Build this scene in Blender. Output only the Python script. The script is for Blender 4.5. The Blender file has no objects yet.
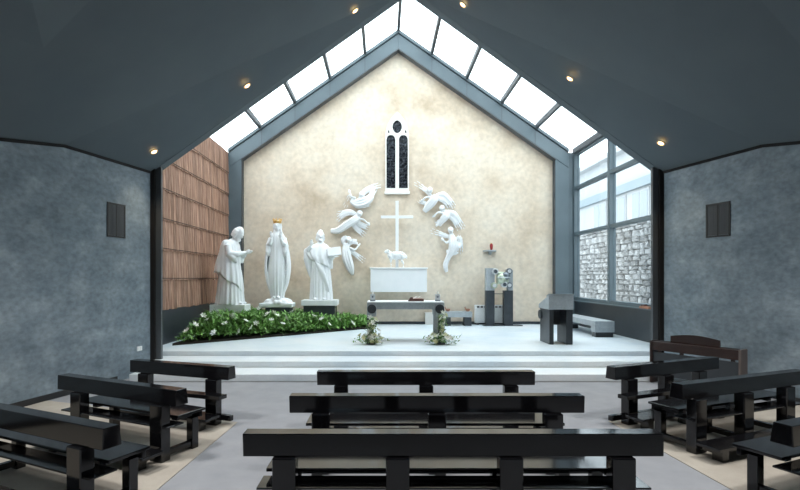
import bpy, bmesh, math, random
from mathutils import Vector, Matrix, Euler
from mathutils import noise as mnoise

random.seed(7)
PI = math.pi
scene = bpy.context.scene
C = scene.collection

# ------------------------------------------------------------------ camera, sky, exposure
F = 500.0            # focal length in pixels of the 800 x 490 frame
CX, CY, CH = 382.0, 278.0, 1.9
cam_d = bpy.data.cameras.new('camera')
cam = bpy.data.objects.new('camera', cam_d)
C.objects.link(cam)
cam.location = (0, 0, CH)
cam.rotation_euler = (PI / 2, 0, 0)
cam_d.sensor_fit = 'HORIZONTAL'
cam_d.sensor_width = 36.0
cam_d.lens = 36.0 * F / 800.0
cam_d.shift_x = (400.0 - CX) / 800.0
cam_d.shift_y = (CY - 245.0) / 800.0
cam_d.clip_start = 0.05
scene.camera = cam

world = bpy.data.worlds.new('overcast_sky')
scene.world = world
world.use_nodes = True
_bg = world.node_tree.nodes['Background']
_bg.inputs['Color'].default_value = (0.93, 0.97, 1.0, 1)
_bg.inputs['Strength'].default_value = 3.2

scene.view_settings.view_transform = 'Standard'
scene.view_settings.look = 'None'
scene.view_settings.gamma = 1.0
scene.view_settings.use_curve_mapping = False
scene.view_settings.exposure = 0.55


def P(x, y, Y):
    """world point that the measured picture position x, y has at the depth Y"""
    return Vector(((x - CX) * Y / F, Y, CH - (y - CY) * Y / F))


# ------------------------------------------------------------------ materials
def new_mat(name):
    m = bpy.data.materials.new(name)
    m.use_nodes = True
    nt = m.node_tree
    b = nt.nodes['Principled BSDF']
    return m, nt, b


def setc(b, col, rough=0.6, metal=0.0, spec=0.5):
    b.inputs['Base Color'].default_value = (*col, 1)
    b.inputs['Roughness'].default_value = rough
    b.inputs['Metallic'].default_value = metal
    b.inputs['Specular IOR Level'].default_value = spec


def mottled(name, cols, scale=2.0, detail=6.0, rough=0.7, bump=0.0, bscale=60.0, stretch=(1, 1, 1), spec=0.5,
            fine=0.0, fscale=80.0, metal=0.0, lo=0.3, hi=0.7, rnd=0.0):
    m, nt, b = new_mat(name)
    setc(b, cols[0], rough, metal, spec)
    tc = nt.nodes.new('ShaderNodeTexCoord')
    mp = nt.nodes.new('ShaderNodeMapping')
    mp.inputs['Scale'].default_value = stretch
    nt.links.new(tc.outputs['Object'], mp.inputs['Vector'])
    vec = mp.outputs['Vector']
    if rnd:
        oi = nt.nodes.new('ShaderNodeObjectInfo')
        vm = nt.nodes.new('ShaderNodeVectorMath'); vm.operation = 'ADD'
        mu = nt.nodes.new('ShaderNodeMath'); mu.operation = 'MULTIPLY'; mu.inputs[1].default_value = 40.0
        nt.links.new(oi.outputs['Random'], mu.inputs[0])
        nt.links.new(vec, vm.inputs[0]); nt.links.new(mu.outputs[0], vm.inputs[1])
        vec = vm.outputs[0]
    n = nt.nodes.new('ShaderNodeTexNoise')
    n.inputs['Scale'].default_value = scale
    n.inputs['Detail'].default_value = detail
    n.inputs['Roughness'].default_value = 0.6
    nt.links.new(vec, n.inputs['Vector'])
    r = nt.nodes.new('ShaderNodeValToRGB')
    e = r.color_ramp.elements
    while len(e) < len(cols):
        e.new(0.5)
    for i, c in enumerate(cols):
        e[i].position = lo + (hi - lo) * i / (len(cols) - 1)
        e[i].color = (*c, 1)
    nt.links.new(n.outputs['Fac'], r.inputs['Fac'])
    out = r.outputs['Color']
    if fine:
        n2 = nt.nodes.new('ShaderNodeTexNoise')
        n2.inputs['Scale'].default_value = fscale
        n2.inputs['Detail'].default_value = 4
        nt.links.new(vec, n2.inputs['Vector'])
        mr = nt.nodes.new('ShaderNodeMapRange')
        mr.inputs['From Min'].default_value = 0.3
        mr.inputs['From Max'].default_value = 0.7
        mr.inputs['To Min'].default_value = 1 - fine
        mr.inputs['To Max'].default_value = 1 + fine
        nt.links.new(n2.outputs['Fac'], mr.inputs['Value'])
        mx = nt.nodes.new('ShaderNodeVectorMath'); mx.operation = 'SCALE'
        nt.links.new(out, mx.inputs[0]); nt.links.new(mr.outputs[0], mx.inputs['Scale'])
        out = mx.outputs[0]
    if rnd:
        mr = nt.nodes.new('ShaderNodeMapRange')
        mr.inputs['To Min'].default_value = 1 - rnd
        mr.inputs['To Max'].default_value = 1 + rnd
        nt.links.new(oi.outputs['Random'], mr.inputs['Value'])
        mx = nt.nodes.new('ShaderNodeVectorMath'); mx.operation = 'SCALE'
        nt.links.new(out, mx.inputs[0]); nt.links.new(mr.outputs[0], mx.inputs['Scale'])
        out = mx.outputs[0]
    nt.links.new(out, b.inputs['Base Color'])
    if bump:
        n3 = nt.nodes.new('ShaderNodeTexNoise')
        n3.inputs['Scale'].default_value = bscale
        n3.inputs['Detail'].default_value = 5
        nt.links.new(vec, n3.inputs['Vector'])
        bp = nt.nodes.new('ShaderNodeBump')
        bp.inputs['Strength'].default_value = bump
        bp.inputs['Distance'].default_value = 0.02
        nt.links.new(n3.outputs['Fac'], bp.inputs['Height'])
        nt.links.new(bp.outputs['Normal'], b.inputs['Normal'])
    return m


def plain(name, col, rough=0.5, metal=0.0, spec=0.5, fine=0.06, fscale=25.0):
    c2 = tuple(min(1, c * (1 + fine)) for c in col)
    c1 = tuple(c * (1 - fine) for c in col)
    return mottled(name, [c1, c2], scale=fscale, detail=3, rough=rough, metal=metal, spec=spec)


def glass_mat(name, tint=(0.94, 0.98, 0.99), refl=0.03):
    m = bpy.data.materials.new(name)
    m.use_nodes = True
    nt = m.node_tree
    nt.nodes.remove(nt.nodes['Principled BSDF'])
    out = nt.nodes['Material Output']
    tr = nt.nodes.new('ShaderNodeBsdfTransparent')
    tr.inputs['Color'].default_value = (*tint, 1)
    gl = nt.nodes.new('ShaderNodeBsdfGlossy')
    gl.inputs['Roughness'].default_value = 0.02
    lw = nt.nodes.new('ShaderNodeLayerWeight')
    pw = nt.nodes.new('ShaderNodeMath'); pw.operation = 'POWER'; pw.inputs[1].default_value = 5.0
    nt.links.new(lw.outputs['Facing'], pw.inputs[0])
    n = nt.nodes.new('ShaderNodeTexNoise')
    n.inputs['Scale'].default_value = 1.5
    mr = nt.nodes.new('ShaderNodeMapRange')
    mr.inputs['To Min'].default_value = refl * 0.8
    mr.inputs['To Max'].default_value = refl * 1.2
    nt.links.new(n.outputs['Fac'], mr.inputs['Value'])
    ml = nt.nodes.new('ShaderNodeMath'); ml.operation = 'MULTIPLY'; ml.inputs[1].default_value = 0.8
    nt.links.new(pw.outputs[0], ml.inputs[0])
    mxm = nt.nodes.new('ShaderNodeMath'); mxm.operation = 'MAXIMUM'
    nt.links.new(mr.outputs[0], mxm.inputs[0]); nt.links.new(ml.outputs[0], mxm.inputs[1])
    mx = nt.nodes.new('ShaderNodeMixShader')
    nt.links.new(mxm.outputs[0], mx.inputs[0])
    nt.links.new(tr.outputs[0], mx.inputs[1])
    nt.links.new(gl.outputs[0], mx.inputs[2])
    nt.links.new(mx.outputs[0], out.inputs['Surface'])
    return m


def emis(name, col, s):
    m, nt, b = new_mat(name)
    setc(b, col, 0.4)
    b.inputs['Emission Color'].default_value = (*col, 1)
    b.inputs['Emission Strength'].default_value = s
    return m


M = {}
M['plaster'] = mottled('blue_grey_polished_plaster', [(0.11, 0.15, 0.185), (0.175, 0.225, 0.265), (0.265, 0.325, 0.37)],
                       scale=1.7, detail=12, rough=0.5, bump=0.12, bscale=18, fine=0.20, fscale=10, lo=0.28, hi=0.74, stretch=(1, 1, 1.5))
M['ceiling'] = mottled('dark_slate_ceiling_paint', [(0.088, 0.114, 0.133), (0.108, 0.135, 0.152)], scale=0.5, detail=4, rough=0.75)
M['carpet'] = mottled('grey_carpet', [(0.245, 0.262, 0.29), (0.29, 0.307, 0.335)], scale=3, rough=0.95, spec=0.1,
                      bump=0.15, bscale=250, fine=0.12, fscale=180)
M['beige'] = mottled('beige_carpet', [(0.33, 0.31, 0.275), (0.42, 0.395, 0.35)], scale=2.5, rough=0.95, spec=0.1,
                     bump=0.15, bscale=250, fine=0.10, fscale=150)
M['sanct'] = mottled('pale_blue_grey_stone_floor', [(0.60, 0.70, 0.78), (0.71, 0.79, 0.84), (0.79, 0.83, 0.855)], scale=0.8, detail=6, rough=0.35,
                     fine=0.03, fscale=30)
M['tan'] = mottled('old_cream_limewashed_wall', [(0.52, 0.41, 0.295), (0.64, 0.53, 0.41), (0.71, 0.61, 0.49), (0.73, 0.645, 0.535)],
                   scale=0.75, detail=10, rough=0.9, bump=0.25, bscale=6, fine=0.09, fscale=7, lo=0.28, hi=0.66)
M['steel'] = mottled('blue_grey_painted_steel', [(0.095, 0.13, 0.15), (0.115, 0.155, 0.175)], scale=1.5, rough=0.42)
M['steel_dark'] = plain('dark_grey_steel', (0.075, 0.085, 0.095), rough=0.45)
M['blackgap'] = plain('black_gap_shade', (0.006, 0.006, 0.007), rough=0.8)  # solid black standing in for the shade inside the gaps
M['panel'] = mottled('charcoal_metal_panel', [(0.032, 0.040, 0.047), (0.042, 0.050, 0.058)], scale=2, rough=0.4)
M['glass'] = glass_mat('clear_glass')
M['glass_dark'] = glass_mat('dark_tinted_glass', (0.35, 0.40, 0.43), 0.04)
M['glass_side'] = glass_mat('tinted_side_glass', (0.80, 0.85, 0.87), 0.04)
M['timber'] = mottled('weathered_cedar', [(0.18, 0.088, 0.055), (0.34, 0.19, 0.13), (0.52, 0.33, 0.245)], scale=5.0, detail=6,
                      rough=0.75, stretch=(4, 4, 0.35), bump=0.1, bscale=20, rnd=0.25)
M['timber_back'] = plain('dark_wood_batten', (0.05, 0.03, 0.022), rough=0.8)
M['pew'] = mottled('black_lacquered_wood', [(0.0045, 0.0047, 0.0058), (0.007, 0.0072, 0.0085)], scale=3, detail=5, rough=0.09,
                   stretch=(0.6, 6, 6), spec=0.6)
M['brown'] = mottled('dark_brown_varnished_wood', [(0.018, 0.0095, 0.008), (0.034, 0.017, 0.0135)], scale=4, detail=5, rough=0.35, stretch=(0.5, 5, 5))
M['brown_end'] = mottled('grey_brown_wood_edge', [(0.09, 0.075, 0.07), (0.12, 0.10, 0.095)], scale=6, rough=0.5)  # lighter grey brown, used on the right end panel only
M['marble'] = mottled('white_carrara_marble', [(0.84, 0.86, 0.87), (0.89, 0.90, 0.905)], scale=3, detail=6, rough=0.5)
M['marble_s'] = mottled('white_carved_stone', [(0.78, 0.80, 0.815), (0.86, 0.87, 0.875)], scale=5, detail=6, rough=0.55)
M['gold'] = mottled('gilded_metal', [(0.72, 0.42, 0.12), (0.85, 0.55, 0.2)], scale=20, rough=0.35, metal=0.7)
M['greystone'] = mottled('dressed_grey_limestone', [(0.30, 0.335, 0.355), (0.40, 0.43, 0.45)], scale=6, detail=8, rough=0.6, fine=0.12, fscale=60)
M['darkstone'] = mottled('black_polished_limestone', [(0.022, 0.027, 0.033), (0.045, 0.052, 0.06)], scale=4, detail=8, rough=0.38, fine=0.15, fscale=50)
M['whitecab'] = plain('white_enamel', (0.86, 0.87, 0.86), rough=0.4)
M['grille'] = plain('dark_grille', (0.12, 0.12, 0.12), rough=0.6)
M['leaf'] = mottled('glossy_green_leaves', [(0.06, 0.16, 0.03), (0.14, 0.31, 0.06), (0.30, 0.50, 0.14)], scale=9, detail=3, rough=0.45, lo=0.32, hi=0.68)
M['leaf2'] = mottled('dark_green_leaves', [(0.08, 0.18, 0.05), (0.22, 0.36, 0.12)], scale=14, detail=3, rough=0.5)
M['petal'] = plain('white_petals', (0.85, 0.84, 0.78), rough=0.6)
M['petal_y'] = plain('cream_yellow_petals', (0.82, 0.80, 0.52), rough=0.6)
M['soil'] = mottled('dark_soil', [(0.018, 0.014, 0.011), (0.04, 0.032, 0.025)], scale=8, rough=1)
M['terra'] = plain('terracotta', (0.42, 0.20, 0.13), rough=0.8)
M['paper'] = plain('book_paper', (0.80, 0.76, 0.70), rough=0.8)
M['leather'] = plain('brown_leather', (0.10, 0.045, 0.035), rough=0.6)
M['red'] = emis('red_lamp_glass', (0.22, 0.008, 0.010), 0.12)
M['silver'] = mottled('brushed_silver', [(0.62, 0.64, 0.65), (0.78, 0.80, 0.81)], scale=8, rough=0.3, metal=0.4)
M['silver_g'] = mottled('green_gold_enamel_metal', [(0.42, 0.50, 0.40), (0.66, 0.70, 0.55)], scale=12, rough=0.3, metal=0.6)
M['silver_d'] = mottled('dark_oxidised_silver', [(0.10, 0.12, 0.14), (0.30, 0.33, 0.36)], scale=10, rough=0.28, metal=0.8)
M['wax'] = plain('white_wax', (0.83, 0.82, 0.76), rough=0.5)
M['lamp'] = emis('halogen_bulb', (1.0, 0.62, 0.28), 5.0)
M['lampring'] = plain('brass_trim_ring', (0.55, 0.42, 0.28), rough=0.4, metal=0.6)
M['extstone'] = mottled('grey_rubble_stone', [(0.19, 0.192, 0.195), (0.29, 0.29, 0.29), (0.42, 0.42, 0.415)], scale=3, detail=8, rough=0.9, bump=0.5, bscale=9, rnd=0.32)
M['mortar'] = mottled('lime_mortar', [(0.27, 0.27, 0.27), (0.33, 0.33, 0.325)], scale=10, rough=0.95)
M['render'] = mottled('white_render', [(0.42, 0.435, 0.45), (0.46, 0.47, 0.48)], scale=1, rough=0.9)
M['bluegrey'] = plain('pale_blue_grey_fascia', (0.25, 0.30, 0.33), rough=0.7)
M['extglass'] = plain('pale_window_glass', (0.27, 0.305, 0.33), rough=0.15)
M['gravel'] = mottled('grey_gravel', [(0.40, 0.40, 0.39), (0.52, 0.52, 0.50)], scale=20, rough=1)
M['louvre'] = plain('charcoal_louvre', (0.05, 0.056, 0.064), rough=0.5)
M['louvre_f'] = plain('black_louvre_frame', (0.012, 0.013, 0.015), rough=0.5)
M['socket'] = plain('white_plastic', (0.75, 0.77, 0.78), rough=0.4)
M['stained'] = mottled('dark_leaded_stained_glass', [(0.008, 0.010, 0.014), (0.05, 0.055, 0.065), (0.13, 0.14, 0.16)], scale=16, detail=3,
                       rough=0.2, lo=0.42, hi=0.75)
M['lead'] = plain('lead_came', (0.03, 0.03, 0.032), rough=0.5)
M['sandstone'] = mottled('pale_dressed_sandstone', [(0.78, 0.76, 0.71), (0.86, 0.84, 0.80)], scale=6, rough=0.8)


# ------------------------------------------------------------------ mesh helpers
class MB:
    def __init__(self):
        self.v, self.f = [], []

    def add(self, vs, fs):
        o = len(self.v)
        self.v += [tuple(p) for p in vs]
        self.f += [tuple(o + i for i in f) for f in fs]
        return self

    def box(self, x0, x1, y0, y1, z0, z1, mat=None):
        vs = [Vector(p) for p in ((x0, y0, z0), (x1, y0, z0), (x1, y1, z0), (x0, y1, z0),
                                  (x0, y0, z1), (x1, y0, z1), (x1, y1, z1), (x0, y1, z1))]
        if mat:
            vs = [mat @ v for v in vs]
        return self.add(vs, [(0, 3, 2, 1), (4, 5, 6, 7), (0, 1, 5, 4), (1, 2, 6, 5), (2, 3, 7, 6), (3, 0, 4, 7)])

    def hexa(self, bottom, top):
        return self.add(list(bottom) + list(top),
                        [(3, 2, 1, 0), (4, 5, 6, 7), (0, 1, 5, 4), (1, 2, 6, 5), (2, 3, 7, 6), (3, 0, 4, 7)])

    def prism(self, poly, off):
        """polygon (3-D points) extruded by the vector off"""
        n = len(poly)
        off = Vector(off)
        a = [Vector(p) for p in poly]
        b = [p + off for p in a]
        return self.add(a + b, [tuple(range(n))[::-1], tuple(range(n, 2 * n))] +
                        [(i, (i + 1) % n, n + (i + 1) % n, n + i) for i in range(n)])

    def rings(self, rings, cap=True, closed=True):
        n = len(rings[0])
        vs = [p for r in rings for p in r]
        fs = []
        for i in range(len(rings) - 1):
            for j in range(n if closed else n - 1):
                k = (j + 1) % n
                fs.append((i * n + j, i * n + k, (i + 1) * n + k, (i + 1) * n + j))
        if cap:
            fs.append(tuple(range(n))[::-1])
            fs.append(tuple((len(rings) - 1) * n + j for j in range(n)))
        return self.add(vs, fs)

    def tube(self, pts, rad, n=10, flat=1.0, flatdir=None):
        pts = [Vector(p) for p in pts]
        if not isinstance(rad, (list, tuple)):
            rad = [rad] * len(pts)
        rs = []
        up = Vector(flatdir) if flatdir else Vector((0, 0, 1))
        for i, p in enumerate(pts):
            t = (pts[min(i + 1, len(pts) - 1)] - pts[max(i - 1, 0)]).normalized()
            u = up - t * up.dot(t)
            if u.length < 1e-3:
                u = Vector((1, 0, 0)) - t * t.x
            u.normalize()
            w = t.cross(u)
            rs.append([p + (u * math.cos(a) * flat + w * math.sin(a)) * rad[i] for a in (2 * PI * k / n for k in range(n))])
        return self.rings(rs)

    def ball(self, c, r, n=16, m=10, rot=None):
        c = Vector(c)
        if not isinstance(r, (list, tuple)):
            r = (r, r, r)
        rs = []
        for i in range(m + 1):
            th = PI * (i + 0.02) / (m + 0.04)
            row = []
            for j in range(n):
                ph = 2 * PI * j / n
                p = Vector((r[0] * math.sin(th) * math.cos(ph), r[1] * math.sin(th) * math.sin(ph), -r[2] * math.cos(th)))
                if rot:
                    p = rot @ p
                row.append(c + p)
            rs.append(row)
        return self.rings(rs)

    def cyl(self, c, axis, r, h, n=20, r2=None):
        c = Vector(c); a = Vector(axis).normalized()
        return self.tube([c, c + a * h], [r, r if r2 is None else r2], n=n)

    def mesh(self, name, mat=None, smooth=False):
        me = bpy.data.meshes.new(name)
        me.from_pydata(self.v, [], self.f)
        me.update()
        bm = bmesh.new(); bm.from_mesh(me)
        bmesh.ops.recalc_face_normals(bm, faces=bm.faces)
        bm.to_mesh(me); bm.free()
        if smooth:
            me.polygons.foreach_set('use_smooth', [True] * len(me.polygons))
        if mat:
            me.materials.append(mat)
        return me

    def build(self, name, mat=None, parent=None, smooth=False, bevel=0.0):
        me = self.mesh(name, mat, smooth)
        return link(name, me, parent, bevel)


def link(name, me, parent=None, bevel=0.0):
    o = bpy.data.objects.new(name, me)
    C.objects.link(o)
    if parent:
        o.parent = parent
    if bevel:
        md = o.modifiers.new('edge', 'BEVEL'); md.width = bevel; md.segments = 2; md.limit_method = 'ANGLE'
    return o


def tag(o, label, cat, group=None):
    o['label'] = label
    o['category'] = cat
    if group:
        o['group'] = group
    return o


def struct(o, label=None):
    o['kind'] = 'structure'
    if label:
        o['label'] = label
    return o


def thing(name, label, cat, loc=(0, 0, 0), rz=0.0, group=None):
    o = bpy.data.objects.new(name, None)
    C.objects.link(o)
    o.empty_display_size = 0.2
    o.location = loc
    o.rotation_euler = (0, 0, rz)
    return tag(o, label, cat, group)


def remeshed(mb, name, mat, voxel, smooth_it=4, parent=None, extra=None):
    """grow one continuous closed surface from overlapping closed pieces"""
    me = mb.mesh(name + '_raw')
    tmp = bpy.data.objects.new('tmp', me); C.objects.link(tmp)
    r = tmp.modifiers.new('r', 'REMESH'); r.mode = 'VOXEL'; r.voxel_size = voxel
    if smooth_it:
        s = tmp.modifiers.new('s', 'SMOOTH'); s.iterations = smooth_it; s.factor = 0.5
    dg = bpy.context.evaluated_depsgraph_get()
    out = bpy.data.meshes.new_from_object(tmp.evaluated_get(dg))
    bpy.data.objects.remove(tmp); bpy.data.meshes.remove(me)
    out.name = name
    out.polygons.foreach_set('use_smooth', [True] * len(out.polygons))
    out.materials.clear(); out.materials.append(mat)
    return link(name, out, parent)


def filled_curve(name, outer, holes, depth, mat, parent=None):
    """flat plate in the XZ plane with holes, depth along Y"""
    cu = bpy.data.curves.new(name, 'CURVE'); cu.dimensions = '2D'; cu.fill_mode = 'BOTH'; cu.extrude = depth / 2
    for loop in [outer] + holes:
        s = cu.splines.new('POLY'); s.points.add(len(loop) - 1); s.use_cyclic_u = True
        for p, (a, b) in zip(s.points, loop):
            p.co = (a, b, 0, 1)
    tmp = bpy.data.objects.new('tmp', cu); C.objects.link(tmp)
    dg = bpy.context.evaluated_depsgraph_get()
    me = bpy.data.meshes.new_from_object(tmp.evaluated_get(dg))
    bpy.data.objects.remove(tmp); bpy.data.curves.remove(cu)
    me.transform(Matrix.Rotation(PI / 2, 4, 'X'))
    me.name = name
    me.materials.clear(); me.materials.append(mat)
    return link(name, me, parent)


# ------------------------------------------------------------------ the room
AX = 0.54                                   # axis of the building
FL = 0.358                                  # sanctuary floor level


def wl(y):                                  # face of the left hall wall
    return -4.66 - 0.228 * (10.05 - y)


AXH = 0.505                                 # axis of the hall in front


def wr(y):
    return 2 * AXH - wl(y)


def top_z(y):                               # top of the hall walls, dropping towards the viewer
    return 4.05 if y > 8.05 else 4.05 - 0.175 * (8.05 - y)


# hall floor, steps and sanctuary
REAR = -3.0
struct(MB().prism([(wl(REAR), REAR, -0.15), (wr(REAR), REAR, -0.15), (wr(10.3), 10.3, -0.15), (wl(10.3), 10.3, -0.15)], (0, 0, 0.15))
       .build('floor', M['carpet']), 'grey carpet of the hall')
for nm, pts, lb in (
    ('floor_beige_left', [(-2.09, 3.0), (-1.90, 6.57), (wl(7.72) + 0.02, 7.72), (wl(3.0) + 0.02, 3.0)], 'beige carpet strip under the left pews'),
    ('floor_beige_right', [(3.22, 3.0), (wr(3.0) - 0.02, 3.0), (wr(7.72) - 0.02, 7.72), (3.0, 6.62)], 'beige carpet strip under the right pews')):
    struct(MB().prism([(x, y, 0.0) for x, y in pts], (0, 0, 0.008)).build(nm, M['beige']), lb)

Z1, Z2 = 0.134, 0.253


def step(name, y0, y1, z0, z1, lb):
    e = 0.005
    struct(MB().prism([(wl(y0) + e, y0, z0), (wr(y0) - e, y0, z0), (wr(y1) - e, y1, z0), (wl(y1) + e, y1, z0)], (0, 0, z1 - z0))
           .build(name, M['sanct'], bevel=0.012), lb)


struct(MB().prism([(-4.64, 9.17, 0), (wr(9.17) - 0.005, 9.17, 0), (wr(10.34) - 0.005, 10.34, 0), (-4.60, 10.34, 0)], (0, 0, Z1)).build('step_lower', M['sanct'], bevel=0.012),
       'lowest broad sanctuary step')
step('step_middle', 9.88, 10.34, Z1, Z2, 'middle broad sanctuary step')
o = MB().prism([(-5.35, 10.56, 0), (6.45, 10.56, 0), (6.45, 16.9, 0), (-5.35, 16.9, 0)], (0, 0, FL)).build('floor_sanctuary', M['sanct'], bevel=0.012)
struct(o, 'pale raised sanctuary floor')
struct(MB().box(-4.72, 5.80, 10.34, 10.56, 0, Z2).build('step_upper_base', M['sanct']), 'tread under the top sanctuary step')

# hall side walls
def hall_wall(name, fx, s):
    ys = [REAR, 8.05, 10.05]
    poly = [(fx(REAR), REAR, 0), (fx(10.05), 10.05, 0), (fx(10.05), 10.05, top_z(10.05)), (fx(8.05), 8.05, 4.05), (fx(REAR), REAR, top_z(REAR))]
    w = struct(MB().prism(poly, (s * 0.3, 0, 0)).build(name, M['plaster']))
    return w


wall_l = hall_wall('wall_left', wl, -1)
wall_l['label'] = 'blue grey plastered hall wall with a small louvre, left'
wall_r = hall_wall('wall_right', wr, 1)
wall_r['label'] = 'blue grey plastered hall wall with a small louvre, right'
for nm, fx, s in (('baseboard_left', wl, 1), ('baseboard_right', wr, -1)):
    struct(MB().prism([(fx(2.0), 2.0, 0.009), (fx(9.16), 9.16, 0.009), (fx(9.16) + s * 0.02, 9.16, 0.009), (fx(2.0) + s * 0.02, 2.0, 0.009)], (0, 0, 0.09))
           .build(nm, M['louvre_f']), 'thin black skirting')
# rear wall behind the viewer with glazed doors
rw = bpy.data.objects.new('wall_rear', None); C.objects.link(rw); struct(rw, 'rear hall wall with glazed doors behind the viewer')
edges = []
for k in range(4):
    c_ = AXH - 4.5 + 3.0 * k
    edges.append((c_ - 0.4, c_ + 0.4))
xp = wl(REAR) - 0.3
for (a_, b_) in edges + [(wr(REAR) + 0.3, None)]:
    MB().box(xp, a_, REAR - 0.25, REAR, 0, 2.7).build('pier', M['plaster'], rw)
    if b_ is None:
        break
    MB().box(a_, b_, REAR - 0.14, REAR - 0.12, 0.0, 2.7).build('pane', M['glass_dark'], rw)
    xp = b_
MB().prism([(wl(REAR) - 0.3, REAR, 2.7), (wr(REAR) + 0.3, REAR, 2.7), (AXH, REAR, 6.5)], (0, -0.25, 0)).build('upper_wall', M['plaster'], rw)
# shadow gap strip along the wall tops
for nm, fx, s in (('trim_1', wl, 1), ('trim_2', wr, -1)):
    mb = MB()
    for ya, yb in ((REAR, 8.05), (8.05, 10.05)):
        za, zb = top_z(ya), top_z(yb)
        mb.hexa([(fx(ya), ya, za - 0.05), (fx(yb), yb, zb - 0.05), (fx(yb) + s * 0.012, yb, zb - 0.05), (fx(ya) + s * 0.012, ya, za - 0.05)],
                [(fx(ya), ya, za), (fx(yb), yb, zb), (fx(yb) + s * 0.012, yb, zb), (fx(ya) + s * 0.012, ya, za)])
    struct(mb.build(nm, M['blackgap']), 'black shadow gap between wall and ceiling')

# hall ceiling: two folded dark planes rising to the ridge
RZ = 7.75
mb = MB()
for s in (-1, 1):
    fx = wl if s < 0 else wr
    pts_low = [(fx(10.1), 10.1, 4.05), (fx(8.05), 8.05, 4.05), (fx(REAR), REAR, top_z(REAR))]
    pts_hi = [(AX, 10.1, RZ), (AX, 6.2, RZ), (AX, REAR, RZ - 1.6)]
    for k in range(2):
        a, b, c, d = pts_low[k], pts_low[k + 1], pts_hi[k + 1], pts_hi[k]
        mb.hexa([a, b, c, d], [(p[0] + s * 0.0, p[1], p[2] + 0.25) for p in (a, b, c, d)])
struct(mb.build('ceiling', M['ceiling']), 'dark folded hall ceiling')

# gable wall above the opening (its lower edge is the ceiling edge) and its closing pieces
def roof_z(x):
    return 10.1 - 0.70 * abs(x - AX)


Y0, Y1 = 10.10, 10.34
mb = MB()
inn = [(-4.57, FL - 0.1), (-4.57, 4.10), (AX, RZ), (2 * AXH + 4.57, 4.10), (2 * AXH + 4.57, FL - 0.1)]
out = [(-5.42, FL - 0.1), (-5.42, 5.90), (AX, 10.0), (2 * AX + 5.42, 5.90), (2 * AX + 5.42, FL - 0.1)]
for k in range(4):
    a, b, c, d = inn[k], inn[k + 1], out[k + 1], out[k]
    if k in (0, 3):      # keep clear of the column zone
        continue
    mb.hexa([(a[0], Y0, a[1]), (b[0], Y0, b[1]), (c[0], Y0, c[1]), (d[0], Y0, d[1])],
            [(a[0], Y1, a[1]), (b[0], Y1, b[1]), (c[0], Y1, c[1]), (d[0], Y1, d[1])])
struct(mb.build('wall_gable_opening', M['ceiling']), 'dark gable edge above the sanctuary opening')
for n, s in (('trim_3', -1), ('trim_4', 1)):
    def xx(a, b):
        return (a, b) if s < 0 else (2 * AXH - b, 2 * AXH - a)
    w = struct(MB().box(*xx(-5.42, -4.68), 10.10, 10.30, 0.0, 5.92).build(n, M['panel']), 'dark return wall beside the opening')
    x0, x1 = xx(-4.68, -4.585)
    MB().box(x0, x1, 10.07, 10.30, Z2, 4.12).build('black_gap', M['blackgap'], w)  # shade of the gap beside the column, made as a black bar
    x0, x1 = xx(-4.585, -4.47)
    MB().box(x0, x1, 10.12, 10.20, Z2, 4.14).build('steel_column', M['steel_dark'], w, bevel=0.006)

# back wall of the old church
mb = MB()
YB = 16.7
mb.prism([(-5.0, YB, 0), (6.08, YB, 0), (6.08, YB, roof_z(6.08) - 0.1), (AX, YB, 10.0), (-5.0, YB, roof_z(-5.0) - 0.1)], (0, 0.4, 0))
wall_b = struct(mb.build('wall_back', M['tan']), 'cream limewashed gable wall of the old church')
struct(MB().box(-5.0, 6.08, YB - 0.03, YB - 0.001, FL, FL + 0.09).build('baseboard_back', M['panel']), 'dark skirting of the gable wall')

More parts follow.
